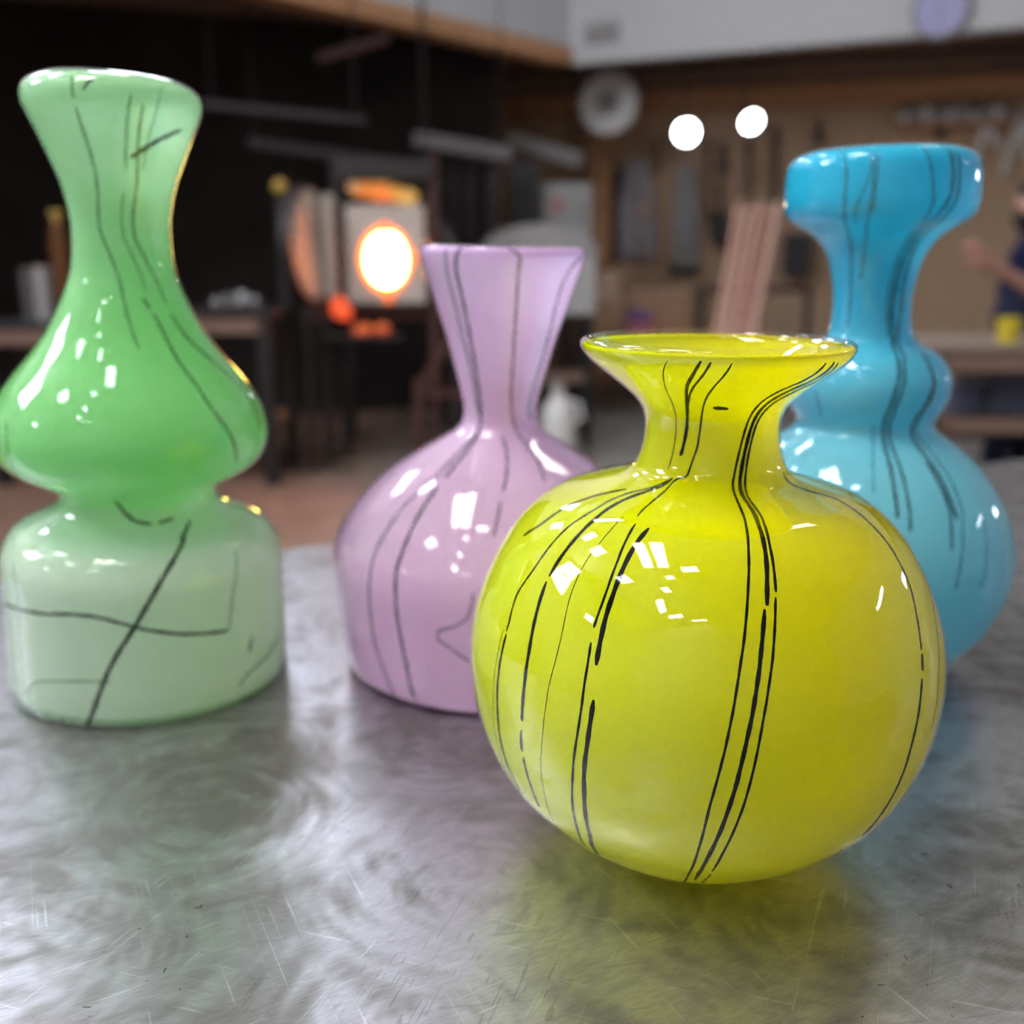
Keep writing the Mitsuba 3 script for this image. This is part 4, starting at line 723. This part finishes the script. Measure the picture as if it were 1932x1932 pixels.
for x0, x1, y0, lab in ((68, 89, 552, 'small pale carton left of the neck of the green vase'), (44, 64, 556, 'small grey carton beside the pale one behind the green vase')):
    a, b = at(x0, 610, 5.08), at(x1, 610, 5.08); zt = at(x0, y0 - 48, 5.08)[2]; k = thing('carton', lab, 'box'); h = zt - sz - .002
    obj('box_body', box((b[0] - a[0], .12, h), ((a[0] + b[0]) / 2, 5.16, sz + .001 + h / 2)), 'm_grey' if 'pale c' in lab else 'm_dimgrey', k); obj('flap', box(((b[0] - a[0]) * .9, .05, .004), ((a[0] + b[0]) / 2, 5.13, sz + h + .003)), 'm_card', k)
k = thing('steel_gantry', 'dark steel gantry rail running across above the furnace', 'gantry')
obj('rail', bar(at(470, 268, 6.25), at(815, 318, 6.25), .06), 'm_maroon', k); obj('rail', bar(at(380, 196, 5.9), at(690, 228, 5.9), .04), 'm_maroon', k)
for px, py in ((480, 268), (800, 316)): q = at(px, py, 6.25); obj('hanger', rod(q, [q[0], q[1], 2.745], .008), 'm_soot', k)
for px, py in ((400, 198), (670, 226)): q = at(px, py, 5.9); obj('hanger', rod(q, [q[0], q[1], 2.745], .007), 'm_soot', k)
k = tag(obj('roof_brace', bar(at(600, 112, 5.6), at(735, 72, 5.6), .045), 'm_rustdark'), 'reddish brace under the dark low ceiling, below the wooden trim', 'brace')
# ------------------------------------------------------------------ right hand workbench, the yellow tumbler and the person
WY = 4.1
k, wz, wcx = bench('workbench', 'wooden workbench with dark shelves at the right edge of the picture', 1745, 2330, 652, WY, .75, 'm_bench', None)
obj('shelf', box((1.2, .62, .05), (wcx, WY + .36, at(1900, 812, WY)[2])), 'm_benchshelf', k)
obj('back_panel', box((1.2, .02, .42), (wcx, WY + .70, wz - .30)), 'm_black', k)
q = at(1900, 650, WY + .16); k = thing('yellow_tumbler', 'small yellow tumbler on the edge of the wooden workbench', 'tumbler')
r = 22 / F_PX * WY
obj('cup', spin([(0, 0), (r * .8, 0), (r * .86, .01), (r, .10), (r * .94, .10), (r * .80, .014), (0, .012)], (q[0], q[1] , wz + .001), n=28), 'm_yellowplain', k)
obj('ribbon', spin([(r * .93, .0), (r * 1.02, 0), (r * 1.03, .012), (r * .93, .012)], (q[0], q[1], wz + .045), n=28), 'm_gold', k)
for px, w, h, mat, lab in ((1836, .13, .16, 'm_bluegrey', 'blue grey crate on the shelf under the workbench, nearer the blue vase'), (1915, .20, .22, 'm_bluegrey', 'larger blue grey crate on the shelf under the yellow tumbler')):
    q = at(px, 740, WY + .2); zz = at(1900, 812, WY)[2] + .026; k = thing('storage_crate', lab, 'crate', 'crates under the workbench'); 
    obj('tub', box((w, .28, h), (q[0], WY + .36, zz + h / 2), 0, .015), mat, k); obj('rim', box((w + .02, .30, .02), (q[0], WY + .36, zz + h), 0, .006), 'm_grey', k)
def hull(a, ra, b, rb):
    def sp(c, r): return m3.Manifold.sphere(r, 20).translate([float(x) for x in c])
    return m3.Manifold.batch_hull([sp(a, ra), sp(b, rb)])
def body(bones, fine=.012, it=8):
    m = m3.Manifold()
    for a, ra, b, rb in bones: m = m + hull(a, ra, b, rb)
    m = m.refine_to_length(fine).to_mesh(); t = trimesh.Trimesh(m.vert_properties[:, :3], m.tri_verts, process=True)
    e = t.edges_unique; v = np.array(t.vertices); deg = np.bincount(e.ravel(), minlength=len(v))[:, None].clip(1)
    for j in range(2 * it):                                       # Taubin smoothing
        s = np.zeros_like(v); np.add.at(s, e[:, 0], v[e[:, 1]]); np.add.at(s, e[:, 1], v[e[:, 0]]); v += (.45 if j % 2 == 0 else -.46) * (s / deg - v)
    return trimesh.Trimesh(v, t.faces, process=False)
PY = 5.05
hc = at(1957, 388, PY); fist = at(1838, 478, PY - .30); wrist = at(1876, 503, PY - .27); elb = at(1972, 560, PY - .16)
px0 = hc[0] + .03; neck = np.array([px0, PY + .03, hc[2] - .15]); chest = np.array([px0 + .02, PY + .04, hc[2] - .36]); waist = np.array([px0 + .02, PY + .05, 1.02]); hip = np.array([px0 + .02, PY + .05, .90])
sh = {s: np.array([px0 + .02, PY + .04, hc[2] - .25]) + np.array([s * .10, -.14 * -s * -1 if False else s * .12, 0]) for s in (-1, 1)}
kn = {s: np.array([hip[0] + s * .07, PY + .05 + s * .03, .48]) for s in (-1, 1)}; an = {s: np.array([hip[0] + s * .09, PY + .08 + s * .03, .09]) for s in (-1, 1)}
elb2 = sh[1] + np.array([.10, .02, -.30]); wr2 = elb2 + np.array([-.06, -.20, -.10])
bones = [(hc + [0, 0, .02], .098, hc + [-.02, -.015, -.045], .072), (hc + [-.05, -.02, -.05], .05, hc + [-.02, 0, -.08], .045), (hc + [-.095, -.03, -.012], .014, hc + [-.075, -.02, .02], .012), (hc + [0, .0, -.06], .058, neck, .058),
         (neck, .06, sh[-1], .062), (neck, .06, sh[1], .062), (sh[-1], .075, sh[1], .075), (chest, .135, chest + [0, .05, -.04], .13), (sh[-1], .07, chest, .12), (sh[1], .07, chest, .12), (chest, .13, waist, .125), (waist, .125, hip, .14),
         (sh[-1], .062, elb, .044), (elb, .044, wrist, .030), (sh[1], .062, elb2, .044), (elb2, .044, wr2, .030), (wr2, .030, wr2 + [-.03, -.06, -.02], .034)]
for s in (-1, 1): bones += [(hip + [s * .07, s * .03, -.02], .10, kn[s], .062), (kn[s], .06, an[s], .042), (an[s] + [0, 0, -.02], .042, an[s] + [-.14, -.05, -.045], .034)]
d = (fist - wrist) / np.linalg.norm(fist - wrist); upv = np.array([0, 0, 1.0]); upv -= d * (upv @ d); upv /= np.linalg.norm(upv); sd = np.cross(d, upv)
bones += [(wrist, .030, fist - d * .035 + upv * .015, .034), (wrist, .030, fist - d * .035 - upv * .012, .030), (fist - d * .035 + upv * .02, .03, fist - d * .035 - upv * .02, .028)]
hand = []
for i, (o, L) in enumerate(((.026, 1.0), (.009, 1.08), (-.009, 1.0), (-.025, .82))):        # four fingers closing round
    a = fist - d * .015 + sd * o * 1.05 + upv * .024; p1 = a + (d * .046 + upv * .010) * L; p2 = p1 + (d * .012 - upv * .032) * L; p3 = p2 + (-d * .022 - upv * .012) * L
    hand += [(fist - d * .045 + sd * o + upv * .018, .012, a, .0105), (a, .0105, p1, .0095), (p1, .0095, p2, .009), (p2, .009, p3, .008)]
t0 = fist - d * .05 - upv * .022 + sd * .02; t1 = t0 + d * .040 - upv * .020 + sd * .008; t2 = t1 + d * .030 + upv * .012
hand += [(fist - d * .06 - upv * .01, .018, t0, .014), (t0, .013, t1, .011), (t1, .011, t2, .0095)]
k = thing('person', 'person in a navy shirt at the right edge, one fist raised, behind the workbench', 'person')
obj('skin', body(bones + hand, .007, 5), 'm_skin', k, smooth=True)
shirt = [(a, ra + .014, b, rb + .014) for a, ra, b, rb in bones[4:12]] + [(sh[-1], .078, sh[-1] * .4 + elb * .6, .066), (sh[1], .078, sh[1] * .35 + elb2 * .65, .066)]
c_ = obj('shirt', body(shirt, .016), 'm_navy', k, smooth=True); plabel(c_, 'navy short sleeved shirt')
tr = [(hip + [0, 0, .03], .152, hip + [0, 0, -.04], .15)]
for s in (-1, 1): tr += [(hip + [s * .07, s * .03, -.02], .115, kn[s], .078), (kn[s], .078, an[s] + [0, 0, .02], .062)]
obj('trousers', body(tr, .018), 'm_denim', k, smooth=True)
hr = [(hc + [.03, .01, .045], .092, hc + [.05, .02, -.02], .075), (hc + [-.01, 0, .06], .085, hc + [.04, .02, .05], .09), (hc + [-.05, -.03, .07], .05, hc + [.0, 0, .07], .07)]
obj('hair', body(hr, .014), 'm_hair', k, smooth=True)
br = [(hc + [-.095, -.03, -.055], .030, hc + [-.06, -.05, -.075], .038), (hc + [-.075, -.03, -.09], .032, hc + [-.05, -.03, -.07], .04), (hc + [-.05, -.05, -.07], .036, hc + [-.005, -.06, -.03], .03)]
x_ = obj('beard', body(br, .012), 'm_hair', k, smooth=True); plabel(x_, 'dark beard')
for s in (-1, 1):
    obj('eye', trimesh.creation.icosphere(2, .012).apply_translation(hc + [-.082, -.03 + s * .030, .012]), 'm_white', k, smooth=True)
    obj('shoe', body([(an[s] + [.02, .01, -.045], .046, an[s] + [-.15, -.055, -.055], .036)], .014), 'm_black', k, smooth=True)
